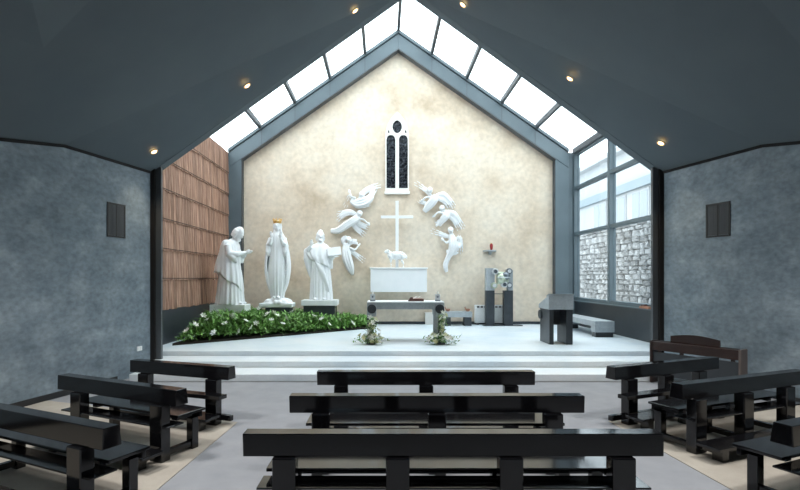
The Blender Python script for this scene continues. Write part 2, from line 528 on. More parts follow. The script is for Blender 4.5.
# steel gable frame in front of the wall
fr = bpy.data.objects.new('trim_5', None); C.objects.link(fr); struct(fr, 'blue grey steel portal frame following the gable')
yf0, yf1 = 16.45, 16.68
for s in (-1, 1):
    xi, xo = AX + s * 5.17, AX + s * 5.60
    x0, x1 = min(xi, xo), max(xi, xo)
    MB().box(x0, x1, yf0 + 0.015, yf1 - 0.005, FL, 6.0).build('frame_column', M['steel'], fr, bevel=0.01)
    xa = AX + s * 5.155
    MB().box(min(xa, xi), max(xa, xi), yf0 + 0.02, YB, FL, 5.8).build('column_edge', M['panel'], fr)

    # sloping beam
    def zb(x, off):
        return 10.1 - 0.70 * abs(x - AX) - off
    xe = AX + s * 5.60
    mb = MB()
    mb.hexa([(AX, yf0, zb(AX, 0.65)), (xe, yf0, zb(xe, 0.65)), (xe, yf1, zb(xe, 0.65)), (AX, yf1, zb(AX, 0.65))],
            [(AX, yf0, zb(AX, 0.16)), (xe, yf0, zb(xe, 0.16)), (xe, yf1, zb(xe, 0.16)), (AX, yf1, zb(AX, 0.16))])
    b = mb.build('frame_beam', M['steel'], fr, bevel=0.01)
    mb = MB()
    mb.hexa([(AX, yf0 - 0.05, zb(AX, 0.14)), (xe, yf0 - 0.05, zb(xe, 0.14)), (xe, yf1, zb(xe, 0.14)), (AX, yf1, zb(AX, 0.14))],
            [(AX, yf0 - 0.05, zb(AX, 0.03)), (xe, yf0 - 0.05, zb(xe, 0.03)), (xe, yf1, zb(xe, 0.03)), (AX, yf1, zb(AX, 0.03))])
    mb.build('upper_flange', M['steel'], fr, bevel=0.006)
    mb = MB()
    xe = AX + s * 5.17
    mb.hexa([(AX, yf0 - 0.03, zb(AX, 0.69)), (xe, yf0 - 0.03, zb(xe, 0.69)), (xe, YB, zb(xe, 0.69)), (AX, YB, zb(AX, 0.69))],
            [(AX, yf0 - 0.03, zb(AX, 0.655)), (xe, yf0 - 0.03, zb(xe, 0.655)), (xe, YB, zb(xe, 0.655)), (AX, YB, zb(AX, 0.655))])
    mb.build('lower_flange', M['steel_dark'], fr)
    for q in (1.1, 2.25, 3.4, 4.5):
        x = AX + s * q
        MB().hexa([(x - 0.008, yf0 - 0.006, zb(x, 0.64)), (x + 0.008, yf0 - 0.006, zb(x, 0.64)), (x + 0.008, yf0, zb(x, 0.64)), (x - 0.008, yf0, zb(x, 0.64))],
                  [(x - 0.008, yf0 - 0.006, zb(x, 0.17)), (x + 0.008, yf0 - 0.006, zb(x, 0.17)), (x + 0.008, yf0, zb(x, 0.17)), (x - 0.008, yf0, zb(x, 0.17))]
                  ).build('joint_line', M['steel_dark'], fr)

# glass roof: two slopes of panes between rafters that run towards the viewer
qs = [0.0, 1.1, 2.25, 3.4, 4.55, 5.75]
for n, s in (('window_2', -1), ('window_3', 1)):
    w = bpy.data.objects.new(n, None); C.objects.link(w)
    struct(w, 'sloping glass roof, %s slope' % ('left' if s < 0 else 'right'))
    ya, yb = 10.34, 16.62
    for k, q in enumerate(qs):
        if k == 0 and s > 0:
            continue
        x = AX + s * q
        z = roof_z(x)
        MB().box(x - 0.045, x + 0.045, ya, yb - 0.2, z - 0.10, z + 0.06).build('glazing_bar' if k else 'ridge_bar', M['steel_dark'], w)
    for k in range(5):
        xa, xb = AX + s * (qs[k] + 0.05), AX + s * (qs[k + 1] - 0.05)
        MB().hexa([(xa, ya, roof_z(xa)), (xb, ya, roof_z(xb)), (xb, yb, roof_z(xb)), (xa, yb, roof_z(xa))],
                  [(xa, ya, roof_z(xa) + 0.02), (xb, ya, roof_z(xb) + 0.02), (xb, yb, roof_z(xb) + 0.02), (xa, yb, roof_z(xa) + 0.02)]
                  ).build('pane', M['glass'], w)

# side glazing, right
struct(MB().box(6.13, 6.52, 16.56, 16.68, FL, 6.05).build('trim_6', M['steel']), 'steel closing strip beside the frame column')
w = bpy.data.objects.new('window_1', None); C.objects.link(w)
struct(w, 'tall glazed side wall, right of the altar')
XG = 6.40
for y in (10.5, 11.7, 14.0, 16.55):
    MB().box(XG - 0.06, XG + 0.12, y - 0.07, y + 0.07, 1.2, 6.0).build('mullion', M['steel'], w, bevel=0.005)
levels = (1.22, 3.35, 4.86, 6.0)
for z in levels:
    MB().box(XG - 0.05, XG + 0.12, 10.34, 16.62, z - 0.05, z + 0.05).build('rail', M['steel'], w, bevel=0.005)
ys = (10.57, 11.63, 11.77, 13.93, 14.07, 16.48)
for k in range(0, 6, 2):
    for j in range(3):
        MB().box(XG + 0.03, XG + 0.05, ys[k], ys[k + 1], levels[j] + 0.05, levels[j + 1] - 0.05).build('pane', M['glass_side'], w)
MB().box(XG - 0.12, XG + 0.12, 10.34, 16.62, 1.14, 1.17).build('sill', M['steel'], w)
struct(MB().box(XG - 0.02, XG + 0.14, 10.34, 16.62, FL, 1.14).build('wall_sanctuary_right', M['panel']), 'charcoal panel below the side glazing')

# timber clad wall, left
XT = -5.07
tw = struct(MB().box(XT - 0.25, XT - 0.03, 10.34, 16.72, FL, 6.05).build('wall_timber', M['timber_back']), 'cedar clad wall, left of the statues')
MB().box(XT - 0.03, XT + 0.02, 10.34, 16.62, FL, 1.17).build('charcoal_base_panel', M['panel'], tw)
NB = 42
bw = (16.62 - 10.34) / NB
rows = [1.19 + 0.693 * k for k in range(8)]
metas = []
for v in range(6):
    h = 0.715 + 0.006 * v
    me = MB().hexa([(0.028, -bw * 0.46, -h + 0.70), (0.028, bw * 0.46, -h + 0.70), (0.006, bw * 0.46, -h + 0.70), (0.006, -bw * 0.46, -h + 0.70)],
                   [(0.0, -bw * 0.46, 0.69), (0.0, bw * 0.46, 0.69), (-0.02, bw * 0.46, 0.69), (-0.02, -bw * 0.46, 0.69)]).mesh('timber_board', M['timber'])
    metas.append(me)
for r in range(7):
    for k in range(NB):
        o = bpy.data.objects.new('timber_board', random.choice(metas)); C.objects.link(o); o.parent = tw
        o.location = (XT + 0.004 * random.random(), 10.34 + bw * (k + 0.5), rows[r])
for r in range(1, 7):
    MB().box(XT - 0.03, XT + 0.034, 10.34, 16.62, rows[r] + 0.002, rows[r] + 0.02).build('batten', M['timber_back'], tw)

# ------------------------------------------------------------------ outside, seen through the side glazing
struct(MB().box(6.7, 40, -6, 60, -0.3, 0.0).build('ground', M['gravel']), 'pale gravel outside')
XS = 9.0
sw = thing('boundary_wall', 'rough grey rubble stone wall outside the side glazing', 'stone wall', (XS, 19, 0))
MB().box(0.02, 0.5, -6.5, 9, 0.0, 3.92).build('wall_core', M['mortar'], sw)
smesh = []
for v in range(8):
    mb = MB()
    ring = []
    pts = []
    for k in range(8):
        a = 2 * PI * k / 8
        sq = 1.0 / max(abs(math.cos(a)), abs(math.sin(a)))
        rr = sq * random.uniform(0.84, 0.98)
        pts.append((0.5 * rr * math.cos(a), 0.5 * rr * math.sin(a)))
    lo = [(0.05, a, b) for a, b in pts]
    mid = [(-0.05 - 0.03 * random.random(), a * 0.93, b * 0.93) for a, b in pts]
    hi = [(-0.08 - 0.04 * random.random(), a * 0.6, b * 0.6) for a, b in pts]
    mb.rings([lo, mid, hi])
    smesh.append(mb.mesh('stone', M['extstone']))
z = 0.85
ns = 0
while z < 3.9:
    h = random.uniform(0.14, 0.27)
    if z + h > 3.9:
        h = 3.96 - z
    y = -2.8 - random.random() * 0.3
    while y < 4.4 and ns < 300:
        l = random.uniform(0.26, 0.62)
        o = bpy.data.objects.new('stone', random.choice(smesh)); C.objects.link(o); o.parent = sw
        o.location = (0, y + l / 2, z + h / 2 + random.uniform(-0.02, 0.02))
        o.scale = (1, l * 1.02, h * 1.04)
        o.rotation_euler = (random.uniform(-0.05, 0.05), 0, 0)
        y += l
        ns += 1
    z += h

hb = thing('house', 'pale rendered house with tall windows behind the stone wall', 'building', (14.5, 26, 0))
MB().box(0, 6, -14, 14, 0, 9.4).build('wall', M['render'], hb)
MB().box(-0.25, 0, -14, 14, 6.95, 7.45).build('fascia_band', M['bluegrey'], hb)
MB().box(-0.5, 6.5, -14.5, 14.5, 9.4, 9.7).build('eaves', M['render'], hb)
MB().hexa([(-0.5, -14.5, 9.7), (6.5, -14.5, 9.7), (6.5, 14.5, 9.7), (-0.5, 14.5, 9.7)],
          [(2.5, -13, 10.7), (3.5, -13, 10.7), (3.5, 13, 10.7), (2.5, 13, 10.7)]).build('roof', M['bluegrey'], hb)
for k in range(8):
    y = -11 + 2.6 * k
    f = MB().box(-0.06, 0.02, y - 0.95, y + 0.95, 4.2, 6.85).build('window', M['render'], hb)
    for a, b in ((-0.84, -0.06), (0.06, 0.84)):
        MB().box(-0.075, -0.055, y + a, y + b, 4.3, 6.75).build('pane', M['extglass'], f)

# ------------------------------------------------------------------ gothic window in the gable wall
gw = bpy.data.objects.new('window_4', None); C.objects.link(gw); struct(gw, 'small twin lancet gothic window with pale stone tracery')
gw.location = (P(397.1, 192.6, YB).x, YB - 0.04, P(397.1, 192.6, YB).z)
px = 1 / 29.94


def arch(cx, half, z0, zs, zt, n=10):
    pts = [(cx - half, z0), (cx + half, z0)]
    for i in range(n + 1):
        t = i / n
        pts.append((cx + half * math.cos(t * PI / 2) ** 0.8, zs + (zt - zs) * math.sin(t * PI / 2)))
    for i in range(n, -1, -1):
        t = i / n
        if i < n:
            pts.append((cx - half * math.cos(t * PI / 2) ** 0.8, zs + (zt - zs) * math.sin(t * PI / 2)))
    return [(a * px, b * px) for a, b in pts]


outer = []
half, zs, zt = 11.7, 55, 80
outer = [(-half, -1.5), (half, -1.5)]
Rr = ((zt - zs) ** 2 + half ** 2) / (2 * half)
am = math.asin((zt - zs) / Rr)
arc = [(half - Rr + Rr * math.cos(am * i / 10), zs + Rr * math.sin(am * i / 10)) for i in range(11)]
outer += arc + [(-a, b) for a, b in arc[-2::-1]]
outer = [(a * px, b * px) for a, b in outer]
h1 = arch(-6.2, 4.4, 4, 52, 57)
h2 = arch(6.2, 4.4, 4, 52, 57)
ves = []
for i in range(20):
    a = 2 * PI * i / 20
    ves.append((4.7 * math.copysign(abs(math.cos(a)) ** 1.15, math.cos(a)) * px, (65.2 + 6.6 * math.sin(a)) * px))
t1 = [((-8.6 + 1.2 * a) * px, (60.5 + 1.5 * b) * px) for a, b in ((-1, -1), (1, -1), (0.4, 1.4))]
t2 = [(-a, b) for a, b in t1]
filled_curve('stone_tracery', outer, [h1, h2, ves, t1, t2], 0.10, M['sandstone'], gw)
MB().box(-12.6 * px, 12.6 * px, -0.07, 0.05, -2.0 * px, 0.8 * px).build('stone_sill', M['sandstone'], gw, bevel=0.008)
for cx in (-6.2, 6.2):
    pn = MB().box((cx - 4.8) * px, (cx + 4.8) * px, 0.015, 0.03, 3 * px, 57.5 * px).build('stained_pane', M['stained'], gw)
    for k in range(9):
        zz = (8 + 5.4 * k) * px
        MB().box((cx - 4.4) * px, (cx + 4.4) * px, 0.008, 0.016, zz - 0.004, zz + 0.004).build('lead_bar', M['lead'], pn)
pts = [(a * 0.9, 57.6 * px + (b - 57.6 * px) * 0.85) for a, b in outer if b > 57.6 * px]
MB().prism([(a, 0.016, b) for a, b in pts], (0, 0.015, 0)).build('stained_pane', M['stained'], gw)

# louvres and socket on the hall walls
def wall_point(side, x_px):
    # intersection of the picture column with the hall wall
    k = (x_px - CX) / F
    if side < 0:
        Y = (-4.66 - 0.228 * 10.05) / (k - 0.228)
    else:
        Y = (2 * AXH + 4.66 + 0.228 * 10.05) / (k + 0.228)
    return Vector((k * Y, Y, 0))


def louvre(side, xa, xb, ya, yb, lb):
    a, b = wall_point(side, xa), wall_point(side, xb)
    m = (a + b) / 2
    wd = (b - a).length
    zc = CH - ((ya + yb) / 2 - CY) * m.y / F
    hh = (yb - ya) * m.y / F
    rz = math.atan2((b - a).y, (b - a).x)
    t = thing('wall_louvre', lb, 'vent', (m.x, m.y, zc - hh / 2), rz)
    # local x along the wall, -y into the room
    f = MB()
    f.box(-wd / 2, -wd / 2 + 0.03, -0.014, 0, 0, hh).box(wd / 2 - 0.03, wd / 2, -0.014, 0, 0, hh)
    f.box(-wd / 2, wd / 2, -0.014, 0, 0, 0.03).box(-wd / 2, wd / 2, -0.014, 0, hh - 0.035, hh).box(-0.01, 0.01, -0.014, 0, 0, hh)
    f.build('frame', M['louvre_f'], t)
    for s in (-1, 1):
        x0, x1 = (-wd / 2 + 0.035, -0.012) if s < 0 else (0.012, wd / 2 - 0.035)
        p = MB().box(x0, x1, -0.006, 0, 0.035, hh - 0.035).build('panel', M['louvre'], t)
        n = 6
        for k in range(n):
            xx_ = x0 + (x1 - x0) * (k + 0.5) / n
            MB().box(xx_ - 0.010, xx_ + 0.010, -0.011, -0.006, 0.04, hh - 0.04).build('slat', M['louvre'], p)


louvre(-1, 106.8, 125.0, 203.5, 237.5, 'small charcoal twin louvre panel set in the left plaster wall')
louvre(1, 706.3, 730.5, 203.0, 237.0, 'small charcoal twin louvre panel set in the right plaster wall')
m = wall_point(-1, 139.3)
t = thing('wall_socket', 'tiny white double socket low on the left plaster wall', 'socket', (m.x, m.y, CH - 70.5 * m.y / F), math.atan2(1, 0.228))
MB().box(-0.07, 0.07, -0.012, 0, -0.045, 0.045).build('plate', M['socket'], t, bevel=0.004)
for s in (-1, 1):
    MB().box(s * 0.035 - 0.018, s * 0.035 + 0.018, -0.016, -0.012, -0.02, 0.02).build('outlet', M['socket'], t)

# ------------------------------------------------------------------ ceiling spotlights
from mathutils.geometry import intersect_ray_tri


def ceil_hit(x, y):
    o = Vector((0, 0, CH)); d = (P(x, y, 10) - o).normalized()
    s = -1 if x < 400 else 1
    fx = wl if s < 0 else wr
    A_, B_ = Vector((fx(10.1), 10.1, 4.05)), Vector((fx(8.05), 8.05, 4.05))
    C_, D_ = Vector((AX, 6.2, RZ)), Vector((AX, 10.1, RZ))
    for tri in ((A_, B_, C_), (A_, C_, D_), (A_, B_, D_), (B_, C_, D_)):
        h = intersect_ray_tri(tri[0], tri[1], tri[2], d, o, True)
        if h:
            nrm = (tri[1] - tri[0]).cross(tri[2] - tri[0]).normalized()
            if nrm.z > 0:
                nrm = -nrm
            return h, nrm
    return o + d * 10, Vector((0, 0, -1))


def spotlight(p, nrm, lb, energy, soft, col, size, group):
    t = thing('ceiling_spotlight', lb, 'light', p, 0, group)
    t.rotation_mode = 'QUATERNION'
    t.rotation_quaternion = Vector((0, 0, -1)).rotation_difference(nrm)
    mb = MB()
    ro = [[Vector((r * math.cos(a), r * math.sin(a), zz)) for a in (2 * PI * k / 20 for k in range(20))]
          for r, zz in ((0.075, 0.0), (0.075, -0.012), (0.058, -0.014), (0.055, 0.0))]
    mb.rings(ro, cap=False)
    mb.build('trim_ring', M['lampring'], t, smooth=True)
    MB().ball((0, 0, -0.004), (0.052, 0.052, 0.018), n=14, m=8).build('bulb', M['lamp'], t, smooth=True)
    ld = bpy.data.lights.new('spot_beam', 'SPOT'); ld.energy = energy; ld.color = col
    ld.spot_size = math.radians(size); ld.spot_blend = 0.8; ld.shadow_soft_size = soft
    lo = bpy.data.objects.new('spot_beam', ld); C.objects.link(lo); lo.parent = t
    lo.location = (0, 0, -0.03)
    lo.rotation_mode = 'QUATERNION'
    lo.rotation_quaternion = t.rotation_quaternion.inverted()


for x, y, lb in ((154, 151.5, 'recessed ceiling spotlight lowest on the left slope, above the timber wall column'),
                 (247, 85.5, 'recessed ceiling spotlight halfway up the left ceiling slope'),
                 (355, 10.5, 'recessed ceiling spotlight highest on the left ceiling slope'),
                 (463, 4.5, 'recessed ceiling spotlight highest on the right ceiling slope'),
                 (570, 78.5, 'recessed ceiling spotlight halfway up the right ceiling slope'),
                 (661, 143, 'recessed ceiling spotlight lowest on the right slope, above the glazing column')):
    p, nrm = ceil_hit(x, y)
    spotlight(p, nrm, lb, 80, 0.05, (1.0, 0.82, 0.6), 80, 'spotlights along the ceiling edge')


def ceil_at(x, y):           # underside of the hall ceiling nearer the viewer
    s_ = -1 if x < AX else 1
    fx = wl if s_ < 0 else wr
    T = [Vector((fx(8.05), 8.05, 4.05)), Vector((fx(REAR), REAR, top_z(REAR))), Vector((AX, REAR, RZ - 1.6)), Vector((AX, 6.2, RZ))]
    for tri in ((T[0], T[1], T[2]), (T[0], T[2], T[3])):
        h = intersect_ray_tri(tri[0], tri[1], tri[2], Vector((0, 0, 1)), Vector((x, y, 0)), True)
        if h:
            nrm = (tri[1] - tri[0]).cross(tri[2] - tri[0]).normalized()
            return h, (-nrm if nrm.z > 0 else nrm)
    return None


for yy, row in ((4.3, 'row over the middle pews'),):  # unseen lamps added in the ceiling to brighten the hall floor
    for xx_, col_ in ((-3.6, 'far left'), (-1.2, 'inner left'), (2.3, 'inner right'), (4.7, 'far right')):
        h = ceil_at(xx_, yy)
        if h:
            spotlight(h[0] - Vector((0, 0, 0.004)), h[1], 'added hall fill spotlight, %s of the %s' % (col_, row), 400, 0.3, (1.0, 0.95, 0.9), 130,
                      'added hall fill spotlights')

# ------------------------------------------------------------------ pews
def make_pew(label, loc, rz, L, posts, front=False, group=None):
    """local x along the pew, y towards the altar; near top edge of the backrest at y = 0; L = half length"""
    t = thing('pew', label, 'pew', loc, rz, group)
    m = M['pew']
    MB().hexa([(-L + 0.006, -0.006, 0.587), (L - 0.006, -0.006, 0.587), (L - 0.006, 0.162, 0.587), (-L + 0.006, 0.162, 0.587)],
              [(-L, 0.0, 0.752), (L, 0.0, 0.752), (L, 0.135, 0.752), (-L, 0.135, 0.752)]).build('backrest', m, t, bevel=0.006)
    if front:        # front row: no seat, a wide book ledge and a floor rail
        MB().box(-L - 0.01, L + 0.01, -0.20, -0.046, 0.375, 0.425).build('book_shelf', m, t, bevel=0.004)
        MB().box(-L + 0.03, L - 0.03, 0.076, 0.14, 0.04, 0.11).build('floor_rail', m, t, bevel=0.004)
    else:
        MB().box(-L + 0.14, L - 0.14, 0.15, 0.54, 0.415, 0.442).build('seat', m, t, bevel=0.005)
        MB().box(-L + 0.16, L - 0.16, 0.47, 0.51, 0.35, 0.414).build('seat_rail', m, t, bevel=0.004)
        MB().box(-L + 0.11, L - 0.11, -0.03, 0.2, 0.352, 0.368).build('book_shelf', m, t, bevel=0.003)
    kn = MB().box(-L + 0.06, L - 0.06, -0.36, -0.10, 0.135, 0.168).build('kneeler', m, t, bevel=0.005)
    for x in posts:
        MB().box(x - 0.086, x + 0.086, -0.045, 0.075, 0.0, 0.586).build('post', m, t, bevel=0.01)
        if not front:
            MB().box(x - 0.045, x + 0.045, 0.41, 0.50, 0.0, 0.349).build('leg', m, t, bevel=0.006)
            MB().box(x - 0.03, x + 0.03, 0.076, 0.41, 0.03, 0.09).build('stretcher', m, t, bevel=0.004)
            MB().box(x - 0.04, x + 0.04, 0.20, 0.41, 0.37, 0.414).build('seat_bearer', m, t)
        MB().box(x - 0.05, x + 0.05, -0.30, -0.19, 0.0, 0.134).build('foot_block', m, kn)
        MB().box(x - 0.035, x + 0.035, -0.19, -0.046, 0.06, 0.12).build('bracket', m, kn)
    return t


ZB = 0.009
make_pew('long black pew nearest the viewer in the middle, on four posts', (0.525, 3.68, 0), 0, 1.553, (-1.24, -0.41, 0.42, 1.24), group='middle pews')
make_pew('black pew second of the three in the middle, behind the nearest one', (0.535, 4.865, 0), 0, 1.44, (-1.13, 0, 1.13), group='middle pews')
make_pew('short black pew in the middle, closest to the altar steps', (0.54, 6.13, 0), 0, 1.34, (-1.04, 0, 1.04), True, group='middle pews')


def side_pew(label, a, b, posts, z=ZB, front=False):
    a, b = Vector((a[0], a[1], 0)), Vector((b[0], b[1], 0))
    d = b - a
    mid = (a + b) / 2
    return make_pew(label, (mid.x, mid.y, z), math.atan2(d.y, d.x), d.length / 2, [p - d.length / 2 for p in posts], front, group='side pews')


u = Vector((0.905, -0.425))
e = Vector((-2.10, 3.77)); a = e - u * 2.25
side_pew('black pew in the bottom left corner, cut off by the frame', a, e, (0.35, 1.96))
side_pew('black pew second on the left, halfway along the beige carpet', (-3.81, 5.87), (-2.08, 5.06), (0.38, 1.66))
side_pew('black pew on the left closest to the sanctuary steps', (-3.50, 6.94), (-1.955, 6.37), (0.27, 1.40), front=True)
u = Vector((0.921, 0.39))
s0 = Vector((3.15, 3.84))
side_pew('black pew in the bottom right corner, cut off by the frame', s0, s0 + u * 2.25, (0.33, 1.12, 1.9))
u = Vector((0.926, 0.377))
s0 = Vector((3.20, 5.327))
side_pew('black pew second on the right, on three posts', s0, s0 + u * 2.2, (0.24, 1.03, 1.8))
side_pew('black pew on the right closest to the steps, in front of the brown keyboard', (2.97, 6.37), (4.84, 7.175), (0.27, 0.95, 1.63), front=True)

# ------------------------------------------------------------------ brown digital piano by the right wall
a, b = Vector((4.88, 9.10, 0)), Vector((5.64, 7.84, 0))
d = b - a
L = d.length
pn = thing('digital_piano', 'dark brown digital piano seen from behind at the right wall', 'piano', ((a + b) / 2).to_tuple(), math.atan2(d.y, d.x))
# local x along the back, local +y points to the wall side
MB().box(-L / 2 + 0.04, L / 2 - 0.04, 0.0, 0.19, 0.60, 0.755).build('keyboard_case', M['brown'], pn, bevel=0.008)
for s in (-1, 1):
    MB().box(s * L / 2 - 0.04 if s > 0 else -L / 2, s * L / 2 if s > 0 else -L / 2 + 0.04, -0.02, 0.20, 0.009, 0.77).build('end_panel', M['brown_end'] if s > 0 else M['brown'], pn, bevel=0.008)
MB().box(-L / 2 + 0.04, L / 2 - 0.04, 0.02, 0.05, 0.15, 0.565).build('back_panel', M['panel'], pn)
for x in (-0.58, -0.2, 0.25, 0.6):
    MB().box(x - 0.03, x + 0.03, 0.025, 0.05, 0.565, 0.60).build('spacer', M['brown'], pn)
mb = MB()
pr = []
for k in range(13):
    tt = k / 12
    x = -0.42 + 0.80 * tt
    pr.append((x, 0.09, 0.755 + 0.12 + 0.045 * math.sin(PI * tt)))
mb.prism([(-0.42, 0.09, 0.755)] + pr + [(0.38, 0.09, 0.755)], (0, 0.025, 0))
mb.build('music_rest', M['brown'], pn)
MB().box(-L / 2 + 0.1, L / 2 - 0.1, 0.13, 0.185, 0.755, 0.765).build('key_strip', M['panel'], pn)

# ------------------------------------------------------------------ planting bed
def bed_front(x):       # y of the front edge
    return 11.15 + (x + 5.0) * (15.15 - 11.15) / (4.55)


struct(MB().prism([(-4.78, 11.40, FL), (-0.40, 15.20, FL), (-0.40, 16.6, FL), (-4.78, 16.6, FL)], (0, 0, 0.05)).build('floor_soil_bed', M['soil']),
       'soil of the planting bed')
mb = MB()
rl = random.Random(3)


def leaf(mb, base, az, el, ln, wd, curl):
    d = Vector((math.cos(az) * math.cos(el), math.sin(az) * math.cos(el), math.sin(el)))
    s = Vector((-math.sin(az), math.cos(az), 0))
    p1 = base + d * ln * 0.45
    d2 = (d + Vector((0, 0, -curl))).normalized()
    p2 = p1 + d2 * ln * 0.55
    upv = s.cross(d) * (-wd * 0.18)
    mb.add([base, p1 + s * wd / 2 + upv, p1, p1 - s * wd / 2 + upv, p2], [(0, 2, 1), (0, 3, 2), (1, 2, 4), (2, 3, 4)])


def hmax(x, y):
    d = y - bed_front(x)
    edge = min(1.0, max(0.0, d) / 0.55 + 0.25)
    tall = 0.61 - 0.09 * (x + 5.0) + 0.10 * mnoise.noise(Vector((x * 2.2, y * 2.2, 3)))
    side = min(1.0, max(0.0, x + 4.72) / 0.45 + 0.2)
    return max(0.10, tall * edge * side)


PLINTHS = ((-4.30, 14.2, 0.52, 0.34), (-3.135, 15.0, 0.42, 0.34), (-1.92, 15.6, 0.52, 0.38))
cnt = 0
while cnt < 12000:
    x = rl.uniform(-5.0, -0.42); y = rl.uniform(11.2, 16.5)
    if x < -4.70 or y < bed_front(x) + 0.07 or y > min(16.35, bed_front(x) + 3.2):
        continue
    if any(abs(x - a) < w_ and abs(y - b) < d_ for a, b, w_, d_ in PLINTHS):
        continue
    h = hmax(x, y)
    z = FL + 0.05 + h * (rl.random() ** 0.55)
    leaf(mb, Vector((x, y, z)), rl.uniform(0, 2 * PI), rl.uniform(-0.1, 1.2), rl.uniform(0.12, 0.26), rl.uniform(0.035, 0.075), rl.uniform(0.2, 1.0))
    cnt += 1
o = mb.build('foliage', M['leaf'])
tag(o, 'dense green leafy planting in the bed around the statues', 'plants')
o['kind'] = 'stuff'


def flower_mesh(name, r, n=6, mat=None):
    mb = MB()
    for k in range(n):
        a = 2 * PI * k / n
        d = Vector((math.cos(a), math.sin(a), 0)); s = Vector((-math.sin(a), math.cos(a), 0))
        mb.add([(0, 0, 0), d * r * 0.55 + s * r * 0.28 + Vector((0, 0, r * 0.4)), d * r + Vector((0, 0, r * 0.45)), d * r * 0.55 - s * r * 0.28 + Vector((0, 0, r * 0.4))],
               [(0, 1, 2, 3)])
    mb.ball((0, 0, r * 0.18), r * 0.22, n=8, m=5)
    return mb.mesh(name, mat or M['petal'])


lily = flower_mesh('white_lily', 0.10)
rf = random.Random(11)
spots = [(208, 322), (233, 318), (260, 310), (266, 318), (268, 316), (274, 315), (278, 318), (305, 307), (309, 312), (234, 321), (252, 330),
         (322, 321), (196, 327), (215, 335), (272, 322), (286, 320), (299, 322), (240, 334), (340, 322), (226, 326), (204, 318), (246, 323), (257, 325), (292, 314), (314, 318), (283, 326), (220, 318), (329, 326), (188, 333), (352, 325)]
spots.sort()
ordn = ['leftmost', 'second', 'third', 'fourth', 'fifth', 'sixth', 'seventh', 'eighth', 'ninth', 'tenth', 'eleventh', 'twelfth', 'thirteenth', 'fourteenth',
        'fifteenth', 'sixteenth', 'seventeenth', 'eighteenth', 'nineteenth', 'twentieth', 'twenty-first', 'twenty-second', 'twenty-third', 'twenty-fourth',
        'twenty-fifth', 'twenty-sixth', 'twenty-seventh', 'twenty-eighth', 'twenty-ninth', 'thirtieth']
nl = 0
for x, y in spots:
    # march along the sight line until it meets the foliage height
    hit = None
    Y = 11.3
    while Y < 16.4:
        p = P(x, y, Y)
        if -5.0 < p.x < -0.42 and Y > bed_front(p.x) and p.z < FL + 0.05 + hmax(p.x, Y) * 1.02:
            hit = p
            break
        Y += 0.04
    if hit is None:
        continue
    o = bpy.data.objects.new('lily_flower', lily); C.objects.link(o)
    o.location = hit + Vector((0, -0.06, 0.05))
    o.rotation_euler = (rf.uniform(0.3, 1.1), rf.uniform(-0.4, 0.4), rf.uniform(0, 6))
    o.scale = [rf.uniform(0.8, 1.15)] * 3
    tag(o, 'small white lily in the green bed, %s' % ('leftmost of all' if nl == 0 else ordn[nl] + ' counted from the timber wall'), 'flower', 'lilies in the planting bed')
    nl += 1

# ------------------------------------------------------------------ statues
def catmull(vals, t):
    n = len(vals) - 1
    k = min(int(t * n), n - 1)
    f = t * n - k
    p = [vals[max(k - 1, 0)], vals[k], vals[k + 1], vals[min(k + 2, n)]]
    out = []
    for i in range(len(p[0])):
        a, b, c, d = p[0][i], p[1][i], p[2][i], p[3][i]
        out.append(0.5 * (2 * b + (c - a) * f + (2 * a - 5 * b + 4 * c - d) * f * f + (3 * b - a - 3 * c + d) * f ** 3))
    return out


def drape(mb, secs, folds=14, amp=0.05, ph=0.0, twist=0.0, n=84, m=40, tilt=None, ampz=None):
    """secs: (z, cx, cy, rx, ry) from bottom to top"""
    rs = []
    for i in range(m + 1):
        t = i / m
        z, cx, cy, rx, ry = catmull(secs, t)
        row = []
        am = amp * (ampz(t) if ampz else (1 - 0.7 * t))
        for j in range(n):
            a = 2 * PI * j / n
            w = math.sin(folds * a / 2 + ph + twist * t + 0.8 * math.sin(3 * a + 2 * t))
            f = 1 + am * (2 * abs(w) - 1) + am * 0.5 * math.sin((folds + 5) * a + 4 * t)
            zz = z + (tilt(a) * (1 - t) if tilt else 0)
            row.append((cx + rx * f * math.cos(a), cy + ry * f * math.sin(a), zz))
        rs.append(row)
    mb.rings(rs)


def hand(mb, base, d, side, nrm, s=1.0, curl=0.2):
    """palm at base pointing along d; side = direction from little finger to thumb"""
    d, side, nrm = Vector(d).normalized(), Vector(side).normalized(), Vector(nrm).normalized()
    base = Vector(base)
    mb.tube([base - d * 0.02 * s, base + d * 0.05 * s, base + d * 0.10 * s], [0.030 * s, 0.046 * s, 0.042 * s], n=10, flat=0.5, flatdir=nrm)
    for k, ln in enumerate((0.070, 0.088, 0.095, 0.085)):
        o = base + d * 0.095 * s + side * (k - 1.5) * 0.022 * s
        p1 = o + d * ln * 0.5 * s
        p2 = p1 + (d - nrm * curl).normalized() * ln * 0.5 * s
        mb.tube([o, p1, p2], [0.0115 * s, 0.011 * s, 0.008 * s], n=8)
    o = base + d * 0.03 * s + side * 0.035 * s
    mb.tube([o, o + (d + side * 0.7).normalized() * 0.05 * s, o + (d * 1.3 + side * 0.5).normalized() * 0.09 * s], [0.014 * s, 0.012 * s, 0.009 * s], n=8)


